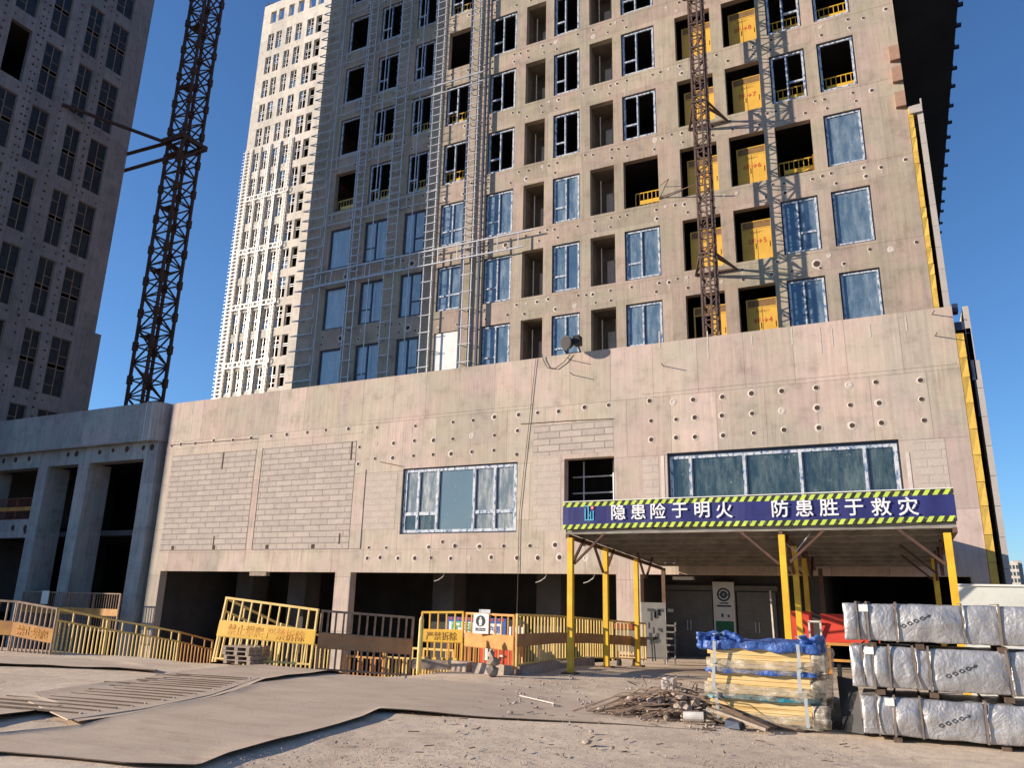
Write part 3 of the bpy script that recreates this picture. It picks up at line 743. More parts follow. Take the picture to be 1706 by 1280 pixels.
    # white board in place of one window, left of the silver ladders
    K = MB(); a, b = COLS[4]; K.box(a + .03, b - .03, DT + .06, DT + .11, zb(4) + .03, zt(4) - .03); K.build('white_panel', ['white'], tow)
    # guard rails standing in the open windows
    for c, n, full in ((1, 7, 0), (2, 7, 0), (3, 7, 0), (3, 8, 0), (4, 7, 1), (4, 8, 1), (9, 6, 2), (12, 6, 1), (12, 7, 1), (12, 8, 1), (13, 7, 1), (13, 8, 1), (2, 8, 0), (4, 10, 0)):
        a, b = COLS[c]; K = MB(); y = DT + .42; z = zb(n)
        x0 = a + (.55 if full == 2 else .05); x1 = b - .05
        K.bar((x0, y, z + .98), (x1, y, z + .98), .05)
        k = int((x1 - x0) / .22)
        for i in range(k + 1):
            x = x0 + (x1 - x0) * i / k; K.bar((x, y, z), (x, y, z + .98), .03)
        K.bar((x1, y - .02, z), (x1, y - .02, z + 1.1), .07)
        r = K.build('guard_rail', ['yellow' if full else 'yellow_pale'], tow)
        K = MB(); K.box(x0 + .25, x1 - .04, y - .04, y - .022, z + .28, z + .52); K.build('kick_plate', ['yellow' if full else 'yellow_pale'], r)
    # balcony recesses
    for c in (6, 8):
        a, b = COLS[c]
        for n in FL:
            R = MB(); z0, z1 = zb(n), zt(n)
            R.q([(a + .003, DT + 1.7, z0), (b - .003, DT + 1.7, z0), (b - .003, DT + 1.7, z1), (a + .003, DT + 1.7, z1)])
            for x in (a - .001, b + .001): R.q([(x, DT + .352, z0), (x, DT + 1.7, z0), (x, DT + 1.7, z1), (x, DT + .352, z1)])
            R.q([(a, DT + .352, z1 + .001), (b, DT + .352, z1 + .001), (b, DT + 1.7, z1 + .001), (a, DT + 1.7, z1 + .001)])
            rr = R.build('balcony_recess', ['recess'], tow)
            R = MB(); R.box(a + .40, a + .80, DT + 1.62, DT + 1.696, z0 + .2, z0 + 2.1); R.build('door_leaf', ['pale_strip'], rr)
            R = MB(); R.tube((a + .32, DT + .9, z0), (a + .32, DT + .9, z1 - .3), .035, 8); R.tube((a + .86, DT + 1.55, z0), (a + .86, DT + 1.55, z1 - .1), .025, 8); R.build('drain_pipe', ['pipe_white'], rr)
    # yellow landing gates of the hoist
    for c in (10, 11):
        a, b = COLS[c]
        for n in range(4, 11):
            z0 = zb(n); y = DT + .42; top = z0 + 2.32
            G = MB(); fr = .07
            G.box(a + .28, a + .28 + fr, y, y + .06, z0, top); G.box(b - fr, b, y, y + .06, z0, top); G.box(a + .28 + fr, b - fr, y, y + .06, top - .05, top); G.box(a + .28 + fr, b - fr, y, y + .06, z0 + 1.85, z0 + 1.91)
            g_ = G.build('landing_gate', ['gate_yellow'], tow)
            xm = (a + .28 + b) / 2
            if c == 10 and n == 4: leaves = ((xm + .012, b - fr - .004),)
            else: leaves = ((a + .28 + fr + .004, xm - .012), (xm + .012, b - fr - .004))
            for x0, x1 in leaves:
                G = MB(); G.box(x0, x1, y + .012, y + .04, z0 + .02, z0 + 1.84); G.bar((x1 - .1, y, z0 + .8), (x1 - .1, y, z0 + 1.1), .03); G.build('gate_leaf', ['gate_yellow'], g_)
            G = MB(); G.box(a + .28 + fr + .003, b - fr - .003, y + .02, y + .035, z0 + 1.913, top - .053); G.build('wire_panel', ['mesh_brown'], g_)
            if not (c == 10 and n == 4):
                tx = bold_text(f'{n}F→{n}', xm, z0 + 1.2, y + .008, .38, .007); tx.build('floor_number', ['letter_red'], g_)
                tx = text_mb('楼层防护门', xm, z0 + 1.68, y + .009, .13, .0, .003); tx.build('lettering', ['letter_brown'], g_)
    # silver cladding ladders on the piers
    def ladder(x0, x1, zlo, zhi, step, name='cladding_ladder', m='galv'):
        K = MB(); y = DT - .3
        for x in (x0, x1): K.bar((x, y, zlo), (x, y, zhi), .055, .055)
        z = zlo + .2
        while z < zhi:
            K.bar((x0 - .12, y - .05, z), (x1 + .12, y - .05, z), .035, .04)
            if random.random() < .6:
                for x in (x0, x1): K.bar((x, y, z), (x, DT - .01, z), .04, .04)
            z += step
        K.build(name, [m], tow)
    for x0, x1 in ((-29.95, -29.4), (-27.25, -26.5), (-24.3, -23.7)):
        ladder(x0, x1, 12.2, 21.4, 1.08); ladder(x0, x1, 21.45, 54, .55)
    ladder(-21.5, -20.95, 12.2, 21.0, 1.08); ladder(-21.5, -20.95, 21.05, 54, .45)
    K = MB()   # thick upright the ladders stand against
    for x in (-20.45, -21.62): K.box(x - .06, x + .06, DT - .34, DT - .22, 12.2, 54)
    K.build('cladding_post', ['frame_dark'], tow)
    # rails round the dark left end and the two long rails across
    z = 12.6; k = 0
    while z < 54:
        K = MB(); l = random.uniform(1.3, 1.75)
        K.bar((TX0 - .28, DT - .3, z), (TX0 + l, DT - .3, z), .05, .05); K.bar((TX0 + l, DT - .3, z), (TX0 + l, DT - .3, z + .6), .04, .04); K.bar((TX0 - .28, DT - .3, z), (TX0 - .02, DT + .1, z + .12), .05)
        K.bar((TX0 + .5, DT - .3, z), (TX0 + .5, DT, z), .04)
        K.build('end_rail', ['galv'], tow); z += .74 if z > 21 else 1.05
    for z, x1 in ((21.98, -17.0), (21.05, -17.6)):
        K = MB(); K.bar((TX0 + .6, DT - .36, z), (x1, DT - .36, z), .07, .07)
        if z > 21.5:
            x = TX0 + 1.4
            while x < x1 + .1: K.bar((x, DT - .36, z), (x, DT - .36, 21.05), .05, .05); x += 1.35
        K.build('long_rail', ['galv'], tow)
    for z, x1 in ((33.1, -20.6), (33.75, -20.6)):
        K = MB(); K.bar((-26, DT - .36, z), (x1, DT - .36, z), .06, .06); K.build('long_rail', ['galv'], tow)
    for x in (-32.35, -30.15, -28.4, -25.4): 
        K = MB(); K.bar((x, DT - .28, 12.2), (x, DT - .28, 54), .045, .05); K.build('cladding_post', ['galv'], tow)
    for n in range(3, 12):
        if n == 5: continue
        z = zb(n) - .68; K = MB(); x1 = -23.6 if n % 2 else -26.3
        for dz in (-.38, .36): K.bar((TX0 + 1.6, DT - .24, z + dz), (x1, DT - .24, z + dz), .035, .04)
        x = TX0 + 2.2
        while x < x1: K.bar((x, DT - .24, z - .38), (x, DT - .24, z + .36), .035); K.bar((x, DT - .24, z - .1), (x, DT, z - .1), .03); x += 1.5
        K.build('spandrel_frame', ['galv'], tow)
    # insulation strip and stone cladding at the right corner
    K = MB(); z = 12.3
    while z < 24.1:
        h = random.uniform(.5, .95); o = random.uniform(-.02, .02)
        K.hexa([(2.395, DT - .02 + o, z), (2.60, DT - .03, z), (2.60, DT + 1, z), (2.395, DT + 1, z)], [(2.395, DT - .03, z + h), (2.61 + o * .6, DT - .01 + o, z + h), (2.61, DT + 1, z + h), (2.395, DT + 1, z + h)]); z += h + .01
    K.build('insulation', ['insul'], tow)
    K = MB(); z = 11.9
    while z < 23.6: K.box(2.78, 3.02, DT + .02, 46, z, z + 1.05); z += 1.062
    K.build('stone_cladding', ['stone'], tow)
    K = MB(); K.box(2.45, 3.0, DT - .1, DT + .6, 24.15, 24.55); K.box(2.96, 3.02, DT, DT + .4, 23.6, 24.9); K.build('fixing_bracket', ['stone'], tow)
    for z in (24.6, 26.0, 27.2):
        K = MB(); K.box(1.93, 2.37, DT - .22, DT - .005, z, z + .8); K.build('boxed_bracket', ['brown_box'], tow)
    # stray rods on the wall between the sixth-floor openings
    K = MB()
    K.tube((-9.7, DT - .02, zb(6) + .25), (-7.6, DT - .9, zb(6) + .05), .03, 6); K.tube((-9.7, DT - .02, zb(6) + .15), (-9.0, DT - .6, zb(6) + .9), .025, 6); K.tube((-9.0, DT - .6, zb(6) + .9), (-9.6, DT - .1, zb(6) + .9), .02, 6)
    K.build('outrigger_rod', ['rust_bar'], tow)
build_tower()

# ------------------------------------------------------------------ far pale tower
def build_far():
    D = 73.0; t = thing('pale_tower', (-70, D, 0), 'sunlit cream tower far behind, its lower half covered in bright silver cladding rails', 'building')
    cols = ((-80.45, -79.3), (-78.8, -77.7), (-76.75, -75.68), (-74.86, -73.69), (-72.65, -71.33), (-70.88, -69.77))
    top = lambda k: 85.75 - 4.24 * k
    H = []; rows = range(-1, 16)
    for k in rows:
        for a, b in cols: H.append((a, b, top(k) - (2.2 if k < 0 else 3.05), top(k)))
    W = MB(); W.wall(-82.0, -66.5, 14, 91.6, D, .5, H); W.build('facade_wall', ['far'], t)
    W = MB(); W.box(-82, -81.5, D + .5, 96, 14, 86.5); W.box(-67, -66.5, D + .5, 96, 14, 86.5)
    for k in range(0, 17): W.box(-81.5, -67, D + .5, D + 5, top(k) + .45, top(k) + .75)
    W.box(-81.5, -67, D + 5, D + 5.3, 14, 86.5)
    W.build('floor_slabs', ['inside'], t)
    for k in range(0, 16):
        for i, (a, b) in enumerate(cols):
            z1 = top(k); z0 = z1 - 3.05; P = MB(); y = D + .12; m = (a + b) / 2
            xs = [m] if i < 5 else []
            for x in [a + .06, b - .06] + xs: P.box(x - .045, x + .045, y, y + .08, z0, z1)
            for z in (z0 + .04, z1 - .04, z0 + 1.45, z0 + 1.75): P.box(a + .1, b - .1, y + .003, y + .07, z - .04, z + .04)
            if i < 5:
                hz = random.choice((.7, 2.35)); P.box(a + .1, m - .05, y + .003, y + .07, z0 + hz - .035, z0 + hz + .035)
                hz = random.choice((.7, 2.35)); P.box(m + .05, b - .1, y + .003, y + .07, z0 + hz - .035, z0 + hz + .035)
            f = P.build('window', ['galv_bright'], t)
            G = MB()
            if i < 5 and random.random() < .7:
                z = z0 if random.random() < .6 else z0 + 1.8
                G.box(a + .1, random.choice((m, b - .1)), y + .03, y + .04, z + .08, z + 1.2); G.build('pane', ['glass'], f)
    # bright rails over the lower part
    ztop = top(5) + .9
    piers = [(-81.9, -80.6), (-79.2, -78.9), (-77.55, -76.9), (-75.55, -75.0), (-73.5, -72.8)]
    for j, (a, b) in enumerate(piers):
        R = MB(); y = D - .2
        for x in ((a + .12, b - .12) if b - a > .4 else ((a + b) / 2,)): R.box(x - .065, x + .065, y, y + .1, 20, ztop)
        z = 20.4
        while z < ztop:
            R.box(a - (.35 if j == 0 else .02), b + .02, y - .05, y - .002, z, z + .07); z += .55
        R.build('cladding_rail', ['galv_bright'], t)
    for k in range(6, 16, 2):
        R = MB(); z = top(k) - 3.9
        R.box(-81, -72.6, D - .3, D - .23, z + .1, z + .2); R.box(-81, -72.6, D - .3, D - .23, z + .75, z + .85)
        x = -80.6
        while x < -72.6: R.box(x, x + .12, D - .29, D - .25, z + .2, z + .75); x += .8
        R.build('cross_rail', ['galv_bright'], t)
    K = MB()
    for x in (-81.8, -78.5, -76.2): K.tube((x, D + .3, 91.6), (x, D + .3, 92.6), .05, 6)
    K.bar((-82.3, D + .3, 92.2), (-80.5, D + .3, 92.1), .07); K.build('roof_rail', ['rust'], t)
build_far()

# ------------------------------------------------------------------ left tower in shade
def build_left():
    X = -56.0; Y0, Y1 = 20.4, 37.25
    t = thing('shaded_tower', (-62, 29, 0), 'dark shaded concrete tower on the left edge with rows of bolt holes and tall windows', 'building')
    ROW = lambda k: 31.55 + 5.72 * k       # head of the windows
    COL = ((33.95, 35.5), (31.85, 33.1), (29.07, 30.45), (26.35, 27.95), (23.7, 25.2), (21.3, 22.7))
    rows = range(-3, 9)
    # one wall facing +X: built as a -Y wall and turned
    W = MB(); H = []
    for k in rows:
        for a, b in COL: H.append((a, b, ROW(k) - 4.55, ROW(k)))
    W.wall(Y0, Y1, 6, 84, 0, .4, H)
    for k in rows:
        zm = ROW(k) + .6
        for j, (a, b) in enumerate(COL):
            pier0 = b + .15; pier1 = (COL[j - 1][0] if j else Y1) - .12
            for f in ((.35, .75) if j == 3 else (.5,)):
                if j == 0: continue
                z = ROW(k) - 4.6
                while z < ROW(k) + .9:
                    if random.random() < .93: W.hole(pier0 + (pier1 - pier0) * f + random.uniform(-.05, .05), z, -.001, .06, (2, 2))
                    z += .66
            for y in (a + .15, b - .15):
                if random.random() < .75: W.hole(y, zm + random.uniform(-.2, .2), -.001, .06, (2, 2))
    def turn(v): return (X - v[1], v[0], v[2])     # wall axis -> +Y, its front -> +X
    W.v = [turn(v) for v in W.v]
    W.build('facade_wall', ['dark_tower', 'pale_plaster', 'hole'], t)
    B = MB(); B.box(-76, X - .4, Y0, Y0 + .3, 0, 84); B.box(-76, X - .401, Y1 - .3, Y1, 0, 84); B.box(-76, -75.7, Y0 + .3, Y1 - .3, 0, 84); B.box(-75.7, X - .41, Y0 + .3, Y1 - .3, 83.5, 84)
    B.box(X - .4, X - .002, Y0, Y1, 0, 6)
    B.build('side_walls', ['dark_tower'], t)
    B = MB()
    for k in rows: B.box(-62, X - .4, Y0 + .3, Y1 - .3, ROW(k) + .3, ROW(k) + .9)
    B.box(-62.2, -62, Y0 + .3, Y1 - .3, 6, 83.5); B.build('floor_slabs', ['inside'], t)
    J = MB()
    for k in rows: J.box(X + .001, X + .012, Y0, Y1, ROW(k) + .82, ROW(k) + .87)
    J.build('pour_joint', ['dark_tower'], t)
    K = MB(); K.box(-58, X - .01, Y1 + .002, Y1 + .55, 6, 21.4); K.build('corner_pier', ['dark_tower'], t)
    for k in rows:
        for j, (a, b) in enumerate(COL):
            if j == 3 and k == 2: continue
            P = MB(); z1 = ROW(k); z0 = z1 - 4.55; m = (a + b) / 2; x = X - .12
            for y in (a + .04, b - .04, m): P.box(x - .06, x, y - .035, y + .035, z0, z1)
            for z in (z0 + .03, z1 - .03, z0 + 2.1, z0 + 2.45): P.box(x - .055, x + .004, a + .08, b - .08, z - .03, z + .03)
            for s, hz in ((0, .8), (1, 3.2), (0, 3.6)):
                if random.random() < .8: P.box(x - .05, x + .006, (a + .08, m + .04)[s], (m - .04, b - .08)[s], z0 + hz - .025, z0 + hz + .025)
            f = P.build('window', ['dull_bar'], t)
            P = MB(); P.box(x - .035, x - .02, a + .08, b - .08, z0 + .06, z0 + 2.08); P.box(x - .035, x - .02, a + .08, b - .08, z0 + 2.48, z1 - .06)
            P.build('pane', ['glass_dim'], f)
            if j == 0 and k in (-1, -2, 0, 1, 2):
                P = MB(); P.box(x - .5, x - .45, a + .25, a + .62, z0 + 1.1, z0 + 2.0); P.build('paper_notice', ['glass_dust'], f)
build_left()

# ------------------------------------------------------------------ low side wing in shade
def build_low():
    t = thing('side_wing', (-46, DP, 0), 'low shaded concrete wing with rounded parapet and open bays between tall columns', 'building')
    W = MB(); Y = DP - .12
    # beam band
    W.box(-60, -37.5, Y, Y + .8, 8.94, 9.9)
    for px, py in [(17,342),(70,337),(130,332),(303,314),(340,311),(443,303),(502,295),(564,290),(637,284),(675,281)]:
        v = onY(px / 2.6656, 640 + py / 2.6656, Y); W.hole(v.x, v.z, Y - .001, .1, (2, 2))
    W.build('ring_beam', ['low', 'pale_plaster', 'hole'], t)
    # parapet with its rounded right end
    P = MB(); Yp = DP - .55; n = 10; r = .75; x1 = -37.35
    prof = [(-60, Yp), (x1 - r, Yp)] + [(x1 - r + r * math.sin(a), Yp + r - r * math.cos(a)) for a in [math.pi / 2 * i / n for i in range(1, n + 1)]] + [(x1, DP + 1.2), (-60, DP + 1.2)]
    k = len(prof)
    for i in range(k):
        a, b = prof[i], prof[(i + 1) % k]; P.q([(a[0], a[1], 9.9), (b[0], b[1], 9.9), (b[0], b[1], 12.16), (a[0], a[1], 12.16)])
    P.q([(a, b, 12.16) for a, b in prof]); P.q([(a, b, 9.9) for a, b in prof[::-1]])
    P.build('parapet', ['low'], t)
    P = MB(); P.tube((-38.35, Yp - .02, 9.95), (-38.35, Yp - .02, 12.2), .03, 8); P.build('downpipe', ['galv'], t)
    for x0, x1 in ((-38.52, -37.46), (-44.27, -43.3), (-48.13, -47.2), (-54.2, -53.2)):
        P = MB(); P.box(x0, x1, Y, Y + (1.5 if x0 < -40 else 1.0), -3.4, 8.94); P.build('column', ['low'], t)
    P = MB(); P.box(-60, -48.13, Y + .02, Y + .7, 4.6, 5.72)
    for px, py in [(56,640),(110,640),(157,656)]:
        v = onY(px / 2.6656, 640 + py / 2.6656, Y); W_ = v; P.hole(min(v.x, -48.3), v.z, Y + .019, .1, (2, 2))
    P.build('edge_beam', ['low', 'pale_plaster', 'hole'], t)
    I = MB(); I.box(-60, PX0 - .01, DP + .7, 46, 9.9, 10.2); I.box(-60, PX0 - .01, 31.4, 46, 4.75, 5.05); I.box(-60, PX0 - .01, 45.8, 46, -3.4, 9.9); I.box(-60.3, -60, Y, 46, -3.4, 12); I.box(PX0 - .3, PX0 - .012, DP + .9, 45.8, -3.4, 9.9)
    for x in (-52, -46, -41): I.box(x - .5, x + .5, 37, 38, -3.4, 9.9)
    I.build('interior_structure', ['inside'], t)
    # small far lights: windows seen through the floor
    for x, z in ((-57.6, 2.6), (-50.4, 3.4), (-49.0, 3.4)):
        g = MB(); g.box(x, x + .9, 45.7, 45.79, z, z + 1.5); g.build('back_window', ['glass_dust'], t)
    return t
build_low()
def rail_run(name, label, x0, x1, y, z, h, mb, mp, plate=True, group=None):
    t = thing(name, ((x0 + x1) / 2, y, z), label, 'guard rail', group)
    K = MB(); K.bar((x0, y, z + h), (x1, y, z + h), .06); K.bar((x0, y, z + h * .42), (x1, y, z + h * .42), .05); K.bar((x0, y, z + .05), (x1, y, z + .05), .05)
    n = max(1, round((x1 - x0) / 2.2))
    for i in range(n + 1): x = x0 + (x1 - x0) * i / n; K.bar((x, y, z), (x, y, z + h), .08)
    K.build('frame', [mb], t); K = MB(); k = int((x1 - x0) / .19)
    for i in range(k): x = x0 + (x1 - x0) * (i + .5) / k; K.bar((x, y + .01, z + .05), (x, y + .01, z + h), .028)
    K.build('bars', [mb], t)
    if plate: K = MB(); K.box(x0, x1, y - .045, y - .03, z + h * .42, z + h * .60); K.build('plate', [mp], t)
    return t
rail_run('guard_railing', 'oxide red guard railing on the upper floor of the shaded side wing', -54.5, -48.2, DP + .3, 5.75, 1.35, 'red_bar', 'rust_yellow')
p = onY(40, 986, 29.0); q = onY(202, 988, 29.0)
r_ = rail_run('guard_railing', 'dark railing with orange plate across the foot of the side wing columns', p.x, q.x, 29.0, -.55, p.z + .55, 'dull_bar', 'rust_yellow')
v = onY(76, 994, 28.9); K = MB(); K.box(v.x - .3, v.x + .3, 28.86, 28.9, v.z - .42, v.z + .3); K.build('paper_notice', ['white'], r_)
#=PART3
# ------------------------------------------------------------------ tower crane mast
def lattice(K, x, y, s, z0, z1, seg, leg, br, alt=True, zig=0, double=False):
    h = s / 2; cs = [(x - h, y - h), (x + h, y - h), (x + h, y + h), (x - h, y + h)]
    for a, b in cs: K.bar((a, b, z0), (a, b, z1), leg, leg)
    n = int((z1 - z0) / seg)
    for i in range(n):
        za, zb_ = z0 + i * seg, z0 + (i + 1) * seg
        for j in range(4):
            p, q = cs[j], cs[(j + 1) % 4]
            K.bar((*p, za), (*q, za), br, br)
            if (i + j) % 2: p, q = q, p
            K.bar((*p, za), (*q, zb_), br, br)
            if double: K.bar((*p, (za + zb_) / 2), (*q, (za + zb_) / 2), br * .8)
def build_crane():
    x, y = -50.3, 38.3
    t = thing('tower_crane', (x, y, 0), 'rusty lattice tower crane mast with inner ladder, tied back to the shaded left tower', 'crane')
    K = MB(); lattice(K, x, y, 1.75, 10.25, 72, 1.35, .20, .10)
    z = 11.6
    while z < 72:     # sleeves where the mast sections are pinned
        for dx in (-.875, .875):
            for dy in (-.875, .875): K.box(x + dx - .16, x + dx + .16, y + dy - .16, y + dy + .16, z - .35, z + .35)
        z += 2.7
    K.build('mast', ['rust'], t)
    K = MB()
    for dx in (.15, .5): K.bar((x + dx, y - .3, 10.3), (x + dx, y - .3, 70), .04)
    z = 12.0
    while z < 70: K.bar((x + .15, y - .3, z), (x + .5, y - .3, z), .03); z += .34
    z = 12.5
    while z < 70:
        for a in range(6):
            t0, t1 = math.pi * a / 6, math.pi * (a + 1) / 6
            K.bar((x + .32 + .38 * math.cos(t0), y - .3 - .5 * math.sin(t0), z), (x + .32 + .38 * math.cos(t1), y - .3 - .5 * math.sin(t1), z), .025)
        z += 1.0
    K.build('ladder', ['rust'], t)
    zc = 37.6
    for z in (zc,):
        K = MB()
        for d in (-1.12, 1.12):
            K.box(x - 1.3, x + 1.3, y + d - .14, y + d + .14, z - .22, z + .22); K.box(x + d - .14, x + d + .14, y - 1.0, y + 1.0, z - .2, z + .2)
        K.box(x - 1.2, x + .9, y - .9, y - .2, z - 1.2, z - 1.1); K.bar((x + 1.25, y - 1, z), (x + .9, y - 1.2, z - 2.4), .2); K.bar((x + 1.3, y + 1, z), (x + .9, y - 1.2, z - 2.4), .16)
        K.build('tie_collar', ['rust'], t)
    for p, q in (((x - 1.2, y - 1.1, zc), (-56.0, 31.2, 38.6)), ((x - 1.2, y - .9, zc - .05), (-58.5, 37.3, 37.8)), ((x - 1.1, y - .5, zc - 1.2), (-58.5, 37.6, 36.4))):
        K = MB(); K.tube(p, q, .15, 8); K.build('tie_arm', ['rust'], t)
    for z in (20.5, 26.0, 31.5, 43, 49): 
        K = MB(); K.box(x - .8, x + .5, y - .8, y + .1, z, z + .06); K.build('rest_platform', ['rust'], t)
build_crane()

# ------------------------------------------------------------------ hoist mast on the tower
def build_hoist():
    x, y, s = -6.95, 34.9, .66
    t = thing('hoist_mast', (x, y, 11.5), 'slim dark lattice hoist mast in front of the yellow landing gates', 'hoist mast')
    K = MB(); lattice(K, x, y, s, 11.5, 55, .75, .085, .045)
    K.build('mast', ['hoist'], t)
    K = MB()
    z = 11.7
    while z < 55: K.bar((x - .33, y - .40, z), (x + .33, y - .40, z), .05, .07); z += 1.5
    K.bar((x + .12, y - .42, 11.5), (x + .12, y - .42, 55), .05, .09)
    K.build('gear_rack', ['hoist'], t)
    for n in (4, 5, 6, 7, 8, 9, 10):
        if n not in (5, 7, 9): continue
        z = zb(n) - .35; K = MB()
        for dx, tx in ((-.33, -1.0), (.33, 1.05)):
            K.bar((x + dx, y - .3, z + .25), (x + tx, DT - .02, z), .09); K.bar((x + dx, y + .35, z + .25), (x + tx, DT - .02, z), .07)
        K.bar((x - 1.0, DT - .12, z), (x + 1.05, DT - .12, z), .09); K.bar((x - .4, y - .36, z + .25), (x + .4, y - .36, z + .25), .1)
        K.bar((x - .33, y, z + .6), (x + 1.05, DT - .1, z), .05)
        K.build('wall_tie', ['hoist'], t)
    K = MB(); K.path([(x + .38, y - .3, 55), (x + .44, y - .32, 40), (x + .40, y - .3, 28), (x + .43, y - .32, 11.6)], .03, 6); K.build('power_cable', ['cable'], t)
build_hoist()

# ------------------------------------------------------------------ canopy with banner
def build_canopy():
    t = thing('entrance_canopy', (-3.1, 17.5, 0), 'flat entrance canopy on yellow posts with a navy banner of white characters and hazard stripes', 'canopy')
    xl = lambda y: -7.22 - .088 * (y - 17.5)
    xr = lambda y: 1.04 - .01 * (y - 17.5)
    zl = lambda y: 3.20 - .02 * (y - 17.5)      # underside falls a little to the back
    yb = 29.7
    # corrugated underside and flat upper deck
    K = MB(); n = 108; y0 = 17.55; prev = None
    for i in range(n + 1):
        f = i / n; a = .085 if (i // 2) % 2 else 0
        p = (xl(y0) + (xr(y0) - xl(y0)) * f, y0, zl(y0) + .06 + a); q = (xl(yb) + (xr(yb) - xl(yb)) * f, yb, zl(yb) + .06 + a)
        if prev: K.q([prev[0], prev[1], q, p])
        prev = (p, q)
    K.build('lower_deck', ['roof_sheet'], t)
    K = MB(); zt_ = 3.86
    K.hexa([(xl(y0) , y0, zt_ - .05), (xr(y0), y0, zt_ - .05), (xr(yb), yb, zt_ + .15), (xl(yb), yb, zt_ - .05)], [(xl(y0), y0, zt_), (xr(y0), y0, zt_), (xr(yb), yb, zt_ + .2), (xl(yb), yb, zt_)])
    K.build('upper_deck', ['roof_sheet'], t)
    K = MB()
    K.q([(xl(y0), y0, zl(y0)), (xl(yb), yb, zl(yb)), (xl(yb), yb, zt_ - .05), (xl(y0), y0, zt_ - .05)]); K.q([(xr(y0), y0, zl(y0)), (xr(y0), y0, zt_ - .05), (xr(yb), yb, zt_ + .15), (xr(yb), yb, zl(yb))])
    K.build('side_sheet', ['roof_sheet'], t)
    # joists under the deck
    K = MB()
    for y in (17.6, 18.8, 20.2, 21.5, 22.7, 24.0, 25.6, 27.2, 28.9): K.bar((xl(y), y, zl(y) + .0), (xr(y), y, zl(y) + .0), .07, .10)
    K.build('joists', ['roof_sheet'], t)
    K = MB()
    for f in (0.004, .6, .996): K.bar((xl(y0) + (xr(y0) - xl(y0)) * f, y0, zl(y0) - .09), (xl(yb) + (xr(yb) - xl(yb)) * f, yb, zl(yb) - .09), .08, .10)
    K.build('edge_beams', ['rust_bar'], t)
    posts = [(-7.08, 17.5, 1), (-7.16, 20.2, 1), (-7.5, 24.0, 1), (-2.24, 17.5, 1), (-2.32, 20.2, 1), (-2.5, 24.0, 1), (.86, 17.6, 1), (.78, 24.0, 1), (-7.9, 28.6, 0), (-2.5, 28.6, 0)]
    for x, y, m in posts:
        P = MB(); z0 = gz(x, y) - .03; P.box(x - .065, x + .065, y - .065, y + .065, z0, zl(y) - .142)
        po = P.build('post', ['yellow_post' if m else 'rust_bar'], t)
        if m:
            P = MB(); P.box(x - .17, x + .17, y - .17, y + .17, z0, z0 + .045); P.build('base_plate', ['rust_bar'], po)
    def brace(a, b):
        P = MB(); P.bar(a, b, .06, .05); P.build('brace', ['rust'], t)
    for x, y in ((-7.08, 17.5), (-2.24, 17.5), (.86, 17.6)):
        if x < 0: brace((x + .09, y, 2.45), (x + .85, y, 3.14))
        if x > -5: brace((x - .09, y, 2.45), (x - .85, y, 3.14))
        brace((x, y + .09, 2.45), (x, y + .9, 3.1))
    for y in (20.2, 24.0):
        for x in (-7.2, -2.35, .8):
            brace((x, y - .09, 2.35), (x, y - .8, 3.05)); brace((x, y + .09, 2.35), (x, y + .8, 3.0))
            if x > -5: brace((x - .09, y, 2.35), (x - .8, y, 3.02))
    # banner on the front edge
    x0, x1, z0, z1, y = -7.27, 1.06, 3.26, 3.90, 17.48
    B = MB(); n = 60
    for i in range(n):       # the vinyl ripples a little
        def P_(k, z): x = x0 + (x1 - x0) * k / n; return (x, y - .012 + .010 * math.sin(x * 3.1 + z * 2) + .006 * math.sin(x * 9.), z + .012 * math.sin(x * .9))
        B.q([P_(i, z0 + .11), P_(i + 1, z0 + .11), P_(i + 1, z1 - .11), P_(i, z1 - .11)], 0)
        B.q([P_(i, z0), P_(i + 1, z0), P_(i + 1, z0 + .11), P_(i, z0 + .11)], 1); B.q([P_(i, z1 - .11), P_(i + 1, z1 - .11), P_(i + 1, z1), P_(i, z1)], 1)
    b = B.build('banner', ['navy', 'hazard'], t)
    F = MB(); F.box(x0, x1, y + .012, y + .05, z0 + .02, z1 - .02); F.box(x0, x1, y - .03, y + .06, z1 + .012, z1 + .03); F.build('banner_frame', ['white'], t)
    T = MB()
    for ch, px, py in (('隐', 1031, 854), ('患', 1064, 853), ('险', 1097, 852), ('于', 1133, 851), ('明', 1170, 850), ('火', 1207, 850), ('防', 1300, 848), ('患', 1340, 847), ('胜', 1381, 846), ('于', 1423, 846), ('救', 1468, 845), ('灾', 1513, 844)):
        v = onY(px, py, y); merge(T, bold_text(ch, v.x, v.z, y - .034, .385, .015))
    T.build('lettering', ['letter'], b)
    # the outlined building mark with its red dot
    v = onY(982, 856, y); T = MB(); yy = y - .036; cx, cz = v.x, v.z
    for a, b_, c, d in ((-.11, -.085, -.17, .12), (-.085, .12, -.17, -.145), (.095, .12, -.145, .06), (-.03, -.005, -.145, .16), (.03, .055, -.145, .04), (-.11, -.005, .16, .185), (-.0, .03, -.06, -.035)): T.box(cx + a, cx + b_, yy, yy + .006, cz + c, cz + d, 0)
    T.disc((cx + .085, yy, cz + .13), .045, 'y', 1, 14); T.disc((cx + .085, yy - .002, cz + .13), .02, 'y', 2, 10)
    T.build('emblem', ['light_blue', 'red', 'letter'], b)
    T = MB(); T.path([(-2.2, 17.6, 2.9), (-2.0, 17.7, 2.72), (-1.7, 17.8, 3.1)], .012, 5); T.build('hanging_wire', ['galv'], t)
build_canopy()

